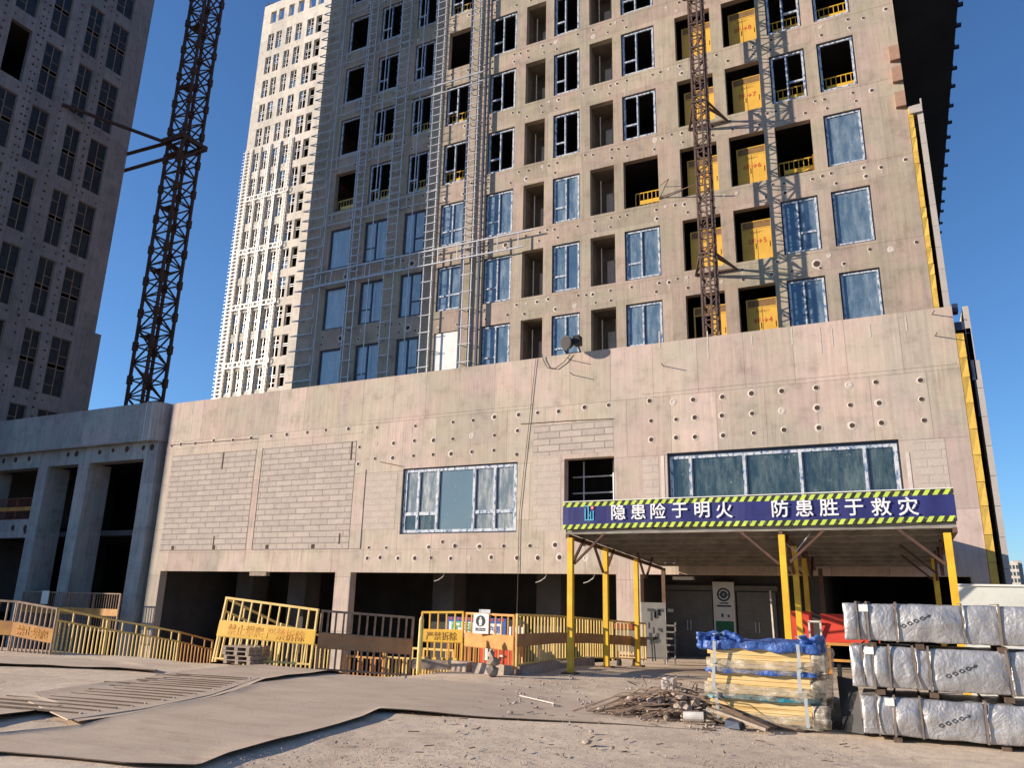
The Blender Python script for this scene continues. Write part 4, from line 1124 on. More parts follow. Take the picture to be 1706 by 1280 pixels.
# ------------------------------------------------------------------ barrier panels
def barrier(label, b0, b1, t0, t1, style='plate', bar='yellow', plate='yellow', text=None, tmat='letter_red', n=10, lean=0, group='site barrier panels', r=.022, base=False):
    """b0 b1 t0 t1: foot and head of the left and right posts"""
    b0, b1, t0, t1 = map(Vector, (b0, b1, t0, t1))
    def P(u, w_): return b0.lerp(b1, u).lerp(t0.lerp(t1, u), w_)
    d = (b1 - b0).normalized(); nrm = Vector((d.y, -d.x, 0))
    t = thing('barrier_panel', tuple(P(.5, 0)), label, 'barrier', group)
    K = MB()
    K.bar(P(.014, 0), P(.014, 1), .045); K.bar(P(.986, 0), P(.986, 1), .045); K.bar(P(.004, .998), P(.996, .998), .05); K.bar(P(.018, .06), P(.982, .06), .038)
    if style == 'double': K.bar(P(0, .80), P(1, .80), .045)
    if style == 'plate': K.bar(P(0, .64), P(1, .64), .03); K.bar(P(0, .40), P(1, .40), .03)
    K.build('frame', [bar], t)
    K = MB(); dense = int(n * 1.25)
    for i in range(1, n):
        if style == 'double':
            if i % 3 == 0: K.bar(P(i / n, .80), P(i / n, 1), r * 1.5)
        else: K.bar(P(i / n, .64), P(i / n, 1), r * 1.5)
    for i in range(1, dense):
        K.bar(P(i / dense, .06), P(i / dense, .80 if style == 'double' else .40), r * 1.5)
    K.build('bars', [bar], t)
    if style != 'double':
        K = MB(); o = nrm * .03
        a = [P(0, .40) + o, P(1, .40) + o, P(1, .64) + o, P(0, .64) + o]; K.hexa([a[0], a[1], a[1] - nrm * .02, a[0] - nrm * .02], [a[3], a[2], a[2] - nrm * .02, a[3] - nrm * .02])
        pl = K.build('warning_plate', [plate], t)
        if text:
            L_ = (b1 - b0).length; h = (t0 - b0).length * .24
            tx = text_mb(text, 0, 0, 0, min(h * .78, L_ * .86 / len(text)), .0, .004)
            up = (P(.5, .64) - P(.5, .40)).normalized(); rt = (P(1, .52) - P(0, .52)).normalized(); c_ = P(.5, .52) + nrm * .036
            tx.v = [tuple(c_ + rt * v[0] + up * v[2] + nrm * (-v[1])) for v in tx.v]
            tx.build('lettering', [tmat], pl)
    if base:
        K = MB(); 
        for u in (.03, .36, .69):
            a, b_ = P(u, -.02), P(u + .2, -.02); K.hexa([a + nrm * .1, b_ + nrm * .1, b_ - nrm * .1, a - nrm * .1], [p_ + Vector((0, 0, .13)) for p_ in (a + nrm * .04, b_ + nrm * .04, b_ - nrm * .04, a - nrm * .04)])
        K.build('foot_block', ['yb'], t)
    return t
G1 = 'barriers down the left side of the ramp'
tops = [onZ(0, 1002, 1.28), onZ(30, 1003, 1.25), onZ(97, 1015, 1.10), onZ(181, 1032, .80), onZ(244, 1043, .60), onZ(300, 1054, .35), onZ(355, 1068, .05)]
tops[0] = Vector((-23.2, 12.6, 1.32))
def foot(v, h=1.42): return Vector((v.x, v.y, v.z - h))
lab = ['dull barrier with a brown plate cut off by the left edge of the photo', 'dull barrier with a worn orange plate beside the left edge', 'sunlit pale barrier of close bars, nearest on the ramp edge', 'sunlit pale barrier of close bars, second down the ramp edge',
       'brown barrier of close bars beside the podium corner, third down the ramp edge', 'shaded brown barrier at the foot of the ramp edge']
for i in range(6):
    a, b = tops[i], tops[i + 1]
    if i < 2: barrier(lab[i], foot(a), foot(b), a, b, 'plate', 'dull_bar', 'rust_yellow', '禁止攀爬' if i else None, 'letter_orange', 8, group=G1)  # dulled colours carry the unlit look of these two panels
    else: barrier(lab[i], foot(a), foot(b), a, b, 'double', 'yellow_pale' if i < 5 else 'rust_yellow', n=10 if i == 2 else 8, group=G1)  # last panel browner: its shade is put into the colour
# panels at the head of the ramp
b0, b1 = onZ(352, 1104), onZ(520, 1107); b1.z = -.02; b0 = Vector((-15.05, 14.35, 0))
barrier('leaning yellow barrier with red characters behind the pallet stack', b0, Vector((-12.25, 14.65, .0)), onY(376, 996, 14.45), onY(532, 1017, 14.65), 'plate', 'yellow_pale', 'yellow', '禁止攀爬 严禁拆除', 'letter_orange', 10)
barrier('grey barrier with brown plate left of the lone yellow post', Vector((-12.2, 14.72, -.1)), Vector((-10.3, 15.75, -.2)), onY(535, 1018, 14.72), onY(691, 1030, 15.8), 'plate', 'dull_bar', 'brown_plate', None, n=12)
a, b = onX(377, 997, -15.05), onX(465, 1040, -15.2)
barrier('yellow barrier of close bars running down the ramp behind the leaning one', Vector((-15.05, 14.45, 0)), Vector((-15.2, b.y, b.z - 1.4)), a, b, 'double', 'yellow_pale', n=9)
c_ = Vector((-15.2, b.y + 2.2, b.z - .45))
barrier('second close-barred barrier further down the ramp, half hidden by the leaning one', Vector((-15.2, b.y + .05, b.z - 1.4)), foot(c_), b + Vector((0, .05, 0)), c_, 'double', 'yellow_pale', n=9)
# lower row across the ramp
for i, (x0, x1) in enumerate(((-13.7, -12.35), (-12.3, -11.2), (-11.15, -10.25))):
    y = 17.6; z = .34 if i else .30
    barrier(('low red-brown barrier across the ramp behind the leaning panel', 'low pale barrier across the ramp under the brown plate', 'low pale barrier across the ramp beside the lone yellow post')[i],
            (x0, y, z - 1.3), (x1, y, z - 1.3), (x0, y, z), (x1, y, z), 'double', ('rust_yellow', 'yellow_pale', 'yellow_pale')[i], n=8, group='low barriers across the ramp')
# lone post
K = MB(); v = onZ(697, 1119); K.tube((v.x, v.y, -.05), (v.x + .02, v.y, 1.12), .055, 10); K.tube((v.x + .02, v.y, 1.12), (v.x + .02, v.y, 1.2), .05, 10, 0, .015)
solo('bollard_post', K, ['yellow_pale'], 'lone pale yellow post between the brown plate barrier and the bright yellow one', 'post', base=(v.x, v.y, 0))
gy = barrier('bright yellow barrier with open upper bars and brown characters, by the lone post', (-10.66, 16.7, .12), (-9.53, 16.76, .12), (-10.68, 16.7, 1.25), (-9.53, 16.76, 1.28), 'plate', 'yellow', 'yellow', '严禁拆除', 'letter_brown', 5, base=True)
barrier('orange brown barrier behind the white figure sign', (-9.48, 16.78, .02), (-8.0, 16.4, 0), (-9.48, 16.78, 1.26), (-8.0, 16.4, 1.25), 'plate', 'rust_yellow', 'rust_yellow', None, n=8, base=False)  # shade on this panel is put into its orange brown
run = [(-7.93, 16.35, 1.27), (-8.05, 18.8, 1.22), (-8.08, 21.3, 1.13), (-7.95, 23.0, 1.05), (-7.6, 25.2, .95)]
lb = ['orange barrier of close bars nearest the left front canopy post', 'orange barrier of close bars between the left canopy posts', 'orange barrier of close bars behind the second canopy post', 'orange barrier in front of the pale pillar behind the grey cart']
for i in range(4):
    a, b = Vector(run[i]), Vector(run[i + 1]); f0, f1 = foot(a, 1.2), foot(b, 1.2); f0.z = gz(a.x, a.y) + .12; f1.z = gz(b.x, b.y) + .12
    K = barrier(lb[i], f0, f1, a, b, 'plate2', 'yellow_pale', 'brown_plate', None, n=11 if i < 2 else 9, group='barriers along the entrance path')
# kerb of rough blocks the path barriers stand on
random.seed(11)
def rock(K, c, r, sq=.7, n=1):
    c = Vector(c); bm = bmesh.new(); bmesh.ops.create_icosphere(bm, subdivisions=n, radius=1)
    off = random.uniform(0, 90); k = len(K.v); rx, ry, rz = r * random.uniform(.8, 1.3), r * random.uniform(.7, 1.2), r * random.uniform(.5, .9) * sq / .7
    a = random.uniform(0, 6.3)
    bm.verts.ensure_lookup_table()
    for v in bm.verts:
        d = 1 + .55 * noise.noise(v.co * 1.3 + Vector((off, off, 0))); p = Vector((v.co.x * rx * d, v.co.y * ry * d, v.co.z * rz * d))
        p = Matrix.Rotation(a, 3, 'Z') @ p; K.v.append(tuple(c + p))
    for f in bm.faces: K.f.append(tuple(v.index + k for v in f.verts)); K.mi.append(0)
    bm.free()
def kerb_block(x0, y0, x1, y1, z, h, w_, label):
    K = MB(); d = Vector((x1 - x0, y1 - y0, 0)); nn = Vector((d.y, -d.x, 0)).normalized() * w_ / 2; j = lambda: random.uniform(-.03, .03)
    a, b = Vector((x0, y0, z)), Vector((x1, y1, z))
    K.hexa([a + nn, b + nn, b - nn, a - nn], [a + nn * .8 + Vector((j(), j(), h + j())), b + nn * .8 + Vector((j(), j(), h + j())), b - nn * .8 + Vector((0, 0, h)), a - nn * .8 + Vector((0, 0, h))])
    return solo('concrete_block', K, ['rubble'], label, 'block', 'concrete blocks under the barriers', ((x0 + x1) / 2, (y0 + y1) / 2, z))
kerb_block(-10.75, 16.55, -9.75, 16.85, -.04, .20, .3, 'broken concrete block at the foot of the bright yellow barrier')
kerb_block(-9.68, 16.72, -9.22, 16.62, -.04, .22, .32, 'short concrete block left of the pale lump of rubble')
kerb_block(-8.95, 16.45, -8.02, 16.2, -.04, .22, .35, 'concrete block right of the pale lump of rubble')
kerb_block(-7.85, 16.5, -7.95, 18.7, -.05, .22, .3, 'rough concrete kerb under the nearest entrance path barrier')
kerb_block(-7.96, 18.8, -8.0, 21.2, -.09, .2, .3, 'rough concrete kerb between the left canopy posts')
K = MB(); v = onZ(818, 1128)
for dz, r in ((.1, .16), (.3, .14), (.45, .1)): rock(K, (v.x + random.uniform(-.05, .05), v.y, dz), r, .9)
solo('rubble_lump', K, ['wood'], 'pale lump of broken render leaning on the orange barrier below the figure sign', 'rubble', base=(v.x, v.y, 0))

# ------------------------------------------------------------------ signs and boxes behind the barriers
def sign_board():
    y = 16.5; x0, x1, z0, z1 = -9.12, -8.72, .82, 1.27
    t = thing('figure_sign', ((x0 + x1) / 2, y, z0), 'square white sign with a figure in a dark disc hung on the orange barrier', 'sign')
    K = MB(); K.box(x0, x1, y, y + .02, z0, z1); K.build('sign_plate', ['white'], t)
    K = MB(); c = (-8.93, y - .003, 1.10); K.disc(c, .125, 'y', 0, 24)
    K.disc((c[0], c[1] - .003, c[2] + .065), .024, 'y', 1, 12)
    K.q([(c[0] + a, c[1] - .003, c[2] + b) for a, b in ((-.045, -.05), (.045, -.05), (.04, .035), (-.04, .035))], 1); K.q([(c[0] + a, c[1] - .003, c[2] + b) for a, b in ((-.035, -.1), (.035, -.1), (.03, -.052), (-.03, -.052))], 1)
    K.box(-9.06, -8.80, y - .004, y - .001, .88, .945, 0)
    K.build('figure_symbol', ['mark', 'letter'], t)
    text_mb('必须戴安全帽', -8.93, .912, y - .006, .04, .0, .002).build('lettering', ['letter'], t)
    K = MB(); K.box(-8.98, -8.70, y + .03, y + .04, 1.28, 1.36); K.bar((-8.98, y + .035, 1.2), (-8.98, y + .035, 1.36), .02); K.build('hanger', ['galv'], t)
sign_board()
def blue_board():
    y = 19.2; x0, x1, z0, z1 = -11.45, -9.62, .58, 1.10
    t = thing('distribution_box_shelter', ((x0 + x1) / 2, y, -.2), 'blue and white power box sign board on a red cage behind the bright yellow barrier', 'power box')
    K = MB(); K.box(x0, x1, y, y + .05, z0, z1); b = K.build('sign_board', ['blue_sign'], t)
    K = MB(); K.box(x0 + .08, x0 + .86, y - .006, y - .001, z0 + .1, z1 - .12); K.box(x0 + 1.0, x1 - .1, y - .006, y - .001, z0 + .08, z1 - .14); K.build('white_field', ['white'], b)
    K = MB()
    n = 16
    for i in range(n):
        a = x0 + (x1 - x0) * i / n; K.box(a, a + (x1 - x0) / n * .5, y - .007, y - .002, z1 - .07, z1 - .01); K.box(a, a + (x1 - x0) / n * .5, y - .007, y - .002, z0 + .01, z0 + .05)
    K.build('red_edge', ['red'], b)
    text_mb('配电', x0 + .47, (z0 + z1) / 2, y - .009, .33, .02, .003).build('lettering', ['letter_green'], b)
    text_mb('防护棚', x0 + 1.36, (z0 + z1) / 2 - .03, y - .009, .2, .02, .003).build('lettering', ['blue_sign'], b)
    K = MB(); K.box(-9.60, -9.05, y, y + .03, .56, 1.08); nb = K.build('black_poster', ['black'], t)
    K = MB()
    for i in range(5): K.box(-9.52 + .09 * i, -9.46 + .09 * i, y - .005, y - .001, .66 + .05 * (i % 3), .9 + .03 * (i % 2))
    K.build('poster_print', ['letter'], nb)
    K = MB()
    for x in (x0, x0 + .6, x0 + 1.2, x1): K.bar((x, y + .08, -.4), (x, y + .08, z1), .05)
    K.build('cage_posts', ['red_bar'], t)
    K = MB(); k = 22
    for i in range(k): x = x0 + (x1 - x0) * i / k; K.bar((x, y + .07, -.4), (x, y + .07, z0), .022)
    K.build('cage_bars', ['rust_yellow'], t)
blue_board()
def red_box(name, label, x0, x1, y, z0, z1, d, extra):
    t = thing(name, ((x0 + x1) / 2, y + d / 2, z0), label, 'cabinet')
    K = MB(); K.box(x0, x1, y, y + d, z0, z1); K.box(x0 - .03, x1 + .03, y - .03, y + d + .03, z1 + .002, z1 + .045); K.build('body', ['red'], t)
    K = MB(); K.box(x0 + .03, (x0 + x1) / 2 - .006, y - .016, y - .002, z0 + .05, z1 - .05); K.build('door', ['red'], t)
    K = MB(); K.box((x0 + x1) / 2 + .006, x1 - .03, y - .016, y - .002, z0 + .05, z1 - .05); K.build('door', ['red'], t)
    K = MB(); K.bar(((x0 + x1) / 2 + .05, y - .03, (z0 + z1) / 2 - .06), ((x0 + x1) / 2 + .05, y - .03, (z0 + z1) / 2 + .06), .025); K.build('handle', ['galv'], t)
    extra(t); return t
def e1(t):
    K = MB(); K.box(-9.5, -9.28, 17.76, 17.78, .14, .5); K.build('paper_notice', ['white'], t)
    K = MB(); K.box(-9.06, -8.92, 17.76, 17.778, .24, .28); K.build('label', ['letter'], t)
red_box('distribution_cabinet', 'red power cabinet with a white notice behind the orange barrier', -9.62, -8.66, 17.8, -.08, .52, .5, e1)
def e2(t):
    K = MB(); K.box(-2.72, -2.58, 22.96, 22.98, 1.0, 1.06); K.build('label', ['letter'], t)
    K = MB()
    for x in (-2.85, -2.42):
        for y in (23.06, 23.44): K.bar((x, y, -.3), (x, y, .56), .06)
    K.build('stand', ['red'], t)
red_box('fire_cabinet', 'red fire cabinet with a white label beside the middle canopy posts', -2.9, -2.36, 23.0, .56, 1.42, .5, e2)
def red_cart():
    t = thing('red_cart', (-1.6, 22.7, -.25), 'sloping red box cart on orange frame between the wood bundles and the silver stack', 'cart')
    K = MB(); K.hexa([(-2.02, 22.4, .72), (-.7, 22.4, .72), (-.7, 23.2, .72), (-2.02, 23.2, .72)], [(-2.06, 22.55, 1.42), (-.6, 22.55, 1.42), (-.6, 23.25, 1.42), (-2.06, 23.25, 1.42)]); K.build('box', ['red'], t)
    K = MB(); K.bar((-2.05, 22.4, .68), (-.7, 22.4, .68), .07)
    for x in (-1.95, -.8): K.bar((x, 22.45, -.1), (x, 22.45, .66), .06); K.bar((x, 23.1, -.1), (x, 23.1, .66), .06)
    K.bar((-2.0, 22.45, .28), (-.8, 22.45, .28), .06); K.build('frame', ['rust_yellow'], t)
    for x in (-1.7, -1.0):
        K = MB(); K.tube((x - .04, 22.5, .0), (x + .04, 22.5, .0), .2, 14); K.build('wheel', ['black'], t)
red_cart()
K = MB(); 
K.bar((-2.34, 22.4, .45), (-2.34, 22.4, 1.22), .045); K.bar((-2.06, 22.4, .45), (-2.06, 22.4, 1.22), .045); K.bar((-2.36, 22.4, 1.22), (-2.04, 22.4, 1.22), .045); K.bar((-2.34, 22.4, .45), (-2.34, 22.4, -.25), .045); K.bar((-2.06, 22.4, .45), (-2.06, 22.4, -.25), .045)
solo('trolley_handle', K, ['offwhite'], 'thin pale hoop handle standing between the two red boxes', 'trolley', base=(-2.2, 22.4, -.25))

# ------------------------------------------------------------------ things at the entrance
def grey_cart():
    t = thing('grey_panel_cart', (-7.7, 24.6, -.3), 'grey board cart with a dark red top rail in front of the pale pillar', 'cart')
    K = MB(); K.box(-8.25, -7.55, 24.1, 24.16, .12, .78); K.build('board', ['shutter'], t)
    K = MB(); K.box(-8.32, -7.5, 24.06, 24.2, .78, .96); K.build('top_rail', ['red_bar'], t)
    K = MB(); K.bar((-8.2, 24.2, -.3), (-8.2, 24.2, .12), .06); K.bar((-7.6, 24.2, -.3), (-7.6, 24.2, .12), .06); K.bar((-8.2, 24.2, .0), (-7.6, 24.2, .0), .05); K.build('legs', ['rust_bar'], t)
    for x in (-8.15, -7.65):
        K = MB(); K.tube((x - .04, 24.15, -.22), (x + .04, 24.15, -.22), .13, 12); K.build('wheel', ['black'], t)
grey_cart()
def notice_board():
    t = thing('notice_board', (-8.4, 27.0, -.3), 'grey notice board with dark printed marks left of the entrance shutters', 'notice board')
    v0, v1 = onY(1068, 1004, 27.0), onY(1107, 1004, 27.0)
    K = MB(); K.box(v0.x, v1.x, 27.0, 27.05, -.2, v0.z); K.build('board', ['shutter'], t)
    K = MB(); random.seed(3)
    for i in range(3): K.box(v0.x + .22 + .36 * i, v0.x + .42 + .36 * i, 26.99, 26.997, v0.z - .3, v0.z - .2)
    for i in range(16):
        x = random.uniform(v0.x + .1, v1.x - .15); z = random.uniform(.2, v0.z - .4); K.box(x, x + random.uniform(.02, .1), 26.99, 26.997, z, z + random.uniform(.05, .3))
    K.build('print', ['mark'], t)
    K = MB(); K.bar((v0.x, 27.03, -.4), (v0.x, 27.03, v0.z), .05); K.bar((v1.x, 27.03, -.4), (v1.x, 27.03, v0.z), .05); K.build('posts', ['galv'], t)
notice_board()
def stool():
    p = onZ(1082, 1102, -.25); t = thing('plant_stand', (p.x, p.y, -.25), 'small black stool by the foot of the grey notice board', 'stool')
    K = MB(); K.box(p.x - .2, p.x + .2, p.y - .2, p.y + .2, .42, .5); K.build('seat', ['black'], t)
    for a in (-.16, .16):
        for b in (-.16, .16): K = MB(); K.bar((p.x + a, p.y + b, -.25), (p.x + a * .8, p.y + b * .8, .42), .035); K.build('leg', ['black'], t)
stool()
def sack_trolley():
    p = onY(1116, 1090, 25.5); t = thing('folding_rack', (p.x, 25.5, -.3), 'slim pale folding rack in front of the left roller shutter', 'rack')
    K = MB()
    for x in (p.x - .16, p.x + .16): K.bar((x, 25.5, -.3), (x, 25.7, 1.0), .045)
    K.build('side_rails', ['shutter'], t)
    K = MB()
    for i in range(6): z = -.1 + i * .2; K.bar((p.x - .16, 25.52 + .03 * i, z), (p.x + .16, 25.52 + .03 * i, z), .05)
    K.build('rungs', ['shutter'], t)
sack_trolley()
K = MB(); p, q = onY(1283, 985, 28), onY(1290, 1062, 28); K.bar((p.x, 28, p.z), (q.x, 28, -.42), .05)
solo('leaning_batten', K, ['pipe_white'], 'thin white batten leaning beside the right roller shutter', 'batten', base=(q.x, 28, -.42))
# white hoarding beyond the canopy
def hoarding():
    t = thing('site_hoarding', (3.5, 18.9, 0), 'off-white sheet hoarding right of the canopy below the far block', 'hoarding')
    x = .97
    for i in range(5):
        K = MB(); K.box(x + 2.4 * i, x + 2.4 * i + 2.39, 18.9 + .01 * (i % 2), 18.95, -.1, 2.08 - .012 * i); K.build('sheet', ['offwhite'], t)
    K = MB(); K.hexa([(x, 18.86, 2.082), (x + 12, 18.86, 2.03), (x + 12, 18.98, 2.03), (x, 18.98, 2.082)], [(x, 18.86, 2.12), (x + 12, 18.86, 2.07), (x + 12, 18.98, 2.07), (x, 18.98, 2.12)]); K.build('cap_rail', ['white'], t)
hoarding()
def far_block():
    D = 300; t = thing('distant_block', (32, D, 0), 'tiny pale apartment block on the horizon at the right edge', 'building')
    v0, v1, v2 = onY(1670, 940, D), onY(1696, 940, D), onY(1701, 942, D); z1 = v0.z + .6
    K = MB(); K.box(v0.x - 6, v1.x, D, D + 14, 0, z1); K.build('wall', ['far'], t)
    K = MB(); K.box(v1.x - 1.2, v2.x + .6, D + 2, D + 16, 0, z1 + .5); K.build('side_wing', ['stone'], t)
    for i in range(5):
        for j in range(5):
            K = MB(); x = v0.x - .2 + i * .95; z = 1.8 + z1 - 4 - j * 2.1; K.box(x, x + .55, D - .06, D - .01, z, z + 1.2); K.build('window', ['glass_dark'], t)
far_block()

# ------------------------------------------------------------------ floodlight and cables on the long block
def floodlight():
    c = Vector((-12.05, 29.55, 12.42)); t = thing('floodlight', (c.x, 30.0, 12.09), 'round black floodlight on the parapet edge of the long block', 'floodlight')
    d = Vector((-.35, -.93, -.12)).normalized(); K = MB(); K.tube(c, c + d * .22, .26, 20, 0, .31); K.tube(c - d * .14, c, .16, 16, 0, .26); K.build('housing', ['black'], t)
    K = MB(); K.tube(c + d * .222, c + d * .232, .28, 20); K.build('lens', ['soffit'], t)
    K = MB(); K.bar((c.x + .33, c.y + .02, c.z), (c.x + .33, 30.1, 12.12), .05); K.bar((c.x - .33, c.y + .02, c.z), (c.x - .33, 30.1, 12.12), .05); K.bar((c.x - .34, 30.1, 12.12), (c.x + .34, 30.1, 12.12), .07); K.build('bracket', ['black'], t)
    K = MB(); K.box(c.x + .2, c.x + .5, c.y - .1, c.y + .3, c.z - .1, c.z + .3); K.build('driver_box', ['black'], t)
    K = MB(); pts = [onY(x, y, 29.93) for x, y in ((950, 590), (940, 603), (925, 614), (912, 613), (905, 600), (903, 590))]; K.path(pts, .018, 5); K.build('cable_loop', ['cable'], t)
floodlight()
K = MB(); K.path([onY(x, y, 29.96) for x, y in ((893, 597), (888, 640), (882, 700), (873, 780), (865, 860), (863, 960))] + [Vector((-14.45, 29.8, -.9))], .012, 6)
solo('hanging_cable', K, ['cable'], 'long thin cable hanging down the long block from the parapet to the ground', 'cable', base=(-14.45, 29.8, -.9))

# ------------------------------------------------------------------ sheets on the ground
def resample(pts, n):
    L_ = [0]
    for a, b in zip(pts, pts[1:]): L_.append(L_[-1] + (b - a).length)
    out = []
    for i in range(n + 1):
        t = L_[-1] * i / n; k = max(j for j in range(len(pts) - 1) if L_[j] <= t + 1e-9); f = (t - L_[k]) / max(1e-9, L_[k + 1] - L_[k]); out.append(pts[k].lerp(pts[k + 1], min(1, f)))
    return out
def ground_sheet(label, front, back, n=70, m=26, th=.011, lift=.05, seed=0, base=.014, mat='sheet', fade=0.):
    A = resample([onZ(*p) for p in front], n); B = resample([onZ(*p) for p in back], n); K = MB(); top = {}
    for i in range(n + 1):
        for j in range(m + 1):
            p = A[i].lerp(B[i], j / m); e = max(0, 1 - min(j, m - j) / 5) ; e = max(e, .45 * max(0, 1 - min(i, n - i) / 6))
            wob = noise.noise((p.x * .8 + seed, p.y * .8, seed)) * .5 + .5
            z = gz(p.x, p.y) + base + lift * e * e * wob ** 1.5 * 1.6 + .010 * noise.noise((p.x * .6, p.y * 1.3, seed + 5)) + .004 - fade * sstep(.62, .80, i / n)
            top[i, j] = len(K.v); K.v.append((p.x, p.y, z + th)); K.v.append((p.x, p.y, z))
    for i in range(n):
        for j in range(m):
            a, b, c, d = top[i, j], top[i + 1, j], top[i + 1, j + 1], top[i, j + 1]
            K.f.append((a, b, c, d)); K.mi.append(0); K.f.append((a + 1, d + 1, c + 1, b + 1)); K.mi.append(0)
    ring = [(i, 0) for i in range(n)] + [(n, j) for j in range(m)] + [(i, m) for i in range(n, 0, -1)] + [(0, j) for j in range(m, 0, -1)]
    for a, b in zip(ring, ring[1:] + ring[:1]): K.f.append((top[a] + 1, top[b] + 1, top[b], top[a])); K.mi.append(1)
    c = sum(A, Vector()) / len(A)
    return solo('ground_sheet', K, [mat, 'dark_wood'], label, 'sheet', 'protective sheets laid on the yard', (c.x, c.y, 0))
ground_sheet('largest dusty protective sheet, in the middle foreground with a curled right edge', ((-60, 1262), (0, 1259), (110, 1268), (210, 1279), (330, 1282), (380, 1262), (460, 1240), (560, 1213), (605, 1199), (632, 1187), (760, 1194), (890, 1201), (1040, 1208), (1190, 1217)),
             ((-60, 1234), (0, 1230), (135, 1214), (200, 1197), (260, 1185), (370, 1163), (430, 1143), (500, 1133), (560, 1131), (650, 1134), (740, 1138), (900, 1150), (1080, 1172), (1195, 1196)), n=120, m=34, lift=.03, seed=3, fade=.042)
ground_sheet('dusty sheet at the yard edge with a wavy front lip, far left', ((-60, 1109), (0, 1110), (55, 1112), (140, 1115), (200, 1117), (255, 1121)), ((-60, 1097), (0, 1097), (80, 1099), (150, 1102), (200, 1106), (262, 1118)), n=50, m=12, lift=.035, seed=9)
ground_sheet('small raised yellowish sheet corner at the left edge', ((-80, 1214), (-20, 1202), (40, 1193), (102, 1182)), ((-80, 1150), (-40, 1152), (0, 1156), (60, 1168), (104, 1180)), n=24, m=14, lift=.05, seed=21, base=.02)
ground_sheet('dusty sheet running to the barriers with its dark right edge, behind the largest one', ((130, 1211), (225, 1193), (362, 1164), (405, 1152), (440, 1136), (478, 1129), (560, 1120)), ((60, 1158), (200, 1140), (320, 1120), (420, 1112), (480, 1110), (530, 1110), (585, 1112)), n=60, m=18, lift=.035, seed=31)
# ribbed anti-slip sheet: thin plate with long parallel ribs
K = MB(); random.seed(5); A_ = [(112, 1206), (240, 1187), (352, 1163), (432, 1134)]; B_ = [(40, 1172), (170, 1152), (290, 1133), (400, 1122)]
A_ = resample([onZ(*p) for p in A_], 40); B_ = resample([onZ(*p) for p in B_], 40)
for i in range(40):
    a, b, c, d = (Vector((p.x, p.y, gz(p.x, p.y) + .046)) for p in (A_[i], A_[i + 1], B_[i + 1], B_[i]))
    dz = Vector((0, 0, .014)); K.hexa([a - dz, b - dz, c - dz, d - dz], [a, b, c, d])
for i in range(17):
    a = A_[2 + int(i * 2.2)].lerp(B_[2 + int(i * 2.2)], .12); l = random.uniform(.9, 1.0); dirn = Vector((-.92, -.40, 0)).normalized()
    b = a + (Vector((-1.0, -.12, 0))).normalized() * random.uniform(1.6, 2.6)
    m_ = a.lerp(b, .5); K.bar((a.x, a.y, .050), (m_.x, m_.y, .050), .02, .024, 1); K.bar((m_.x, m_.y, .050), (b.x, b.y, .043), .02, .02, 1); rock(K, (a.x, a.y, .05), .024)
solo('ribbed_sheet', K, ['sheet', 'dark_wood'], 'dusty sheet with long thin parallel ribs, left foreground', 'sheet', 'protective sheets laid on the yard', base=(-12, 10, 0))

# ------------------------------------------------------------------ wood bundles
def wobble_box(L_, W, H, cuts, amp, freq, seed, bulge=0., sag=0.):
    bm = bmesh.new(); bmesh.ops.create_cube(bm, size=1)
    bmesh.ops.subdivide_edges(bm, edges=bm.edges[:], cuts=cuts, use_grid_fill=True)
    for v in bm.verts:
        x, y, z = v.co.x, v.co.y, v.co.z
        p = Vector((x * L_, y * W, z * H)); n_ = Vector((x ** 7, y ** 7, z ** 7)); n_ = n_.normalized() if n_.length > 1e-6 else n_
        d = noise.fractal(p * freq + Vector((seed, seed * .7, 0)), 1.0, 2.0, 3) * amp
        b = bulge * (1 - (2 * z) ** 2) * (1 - (2 * x) ** 4)
        v.co = p + n_ * (d + b); v.co.z -= sag * (1 - (2 * x) ** 2)
    return bm
def bm_to(K, bm, off, mi=0):
    k = len(K.v); bm.verts.index_update()
    for v in bm.verts: K.v.append(tuple(v.co + Vector(off)))
    for f in bm.faces: K.f.append(tuple(v.index + k for v in f.verts)); K.mi.append(mi)
    bm.free()
wx, wy = -1.93, 12.25
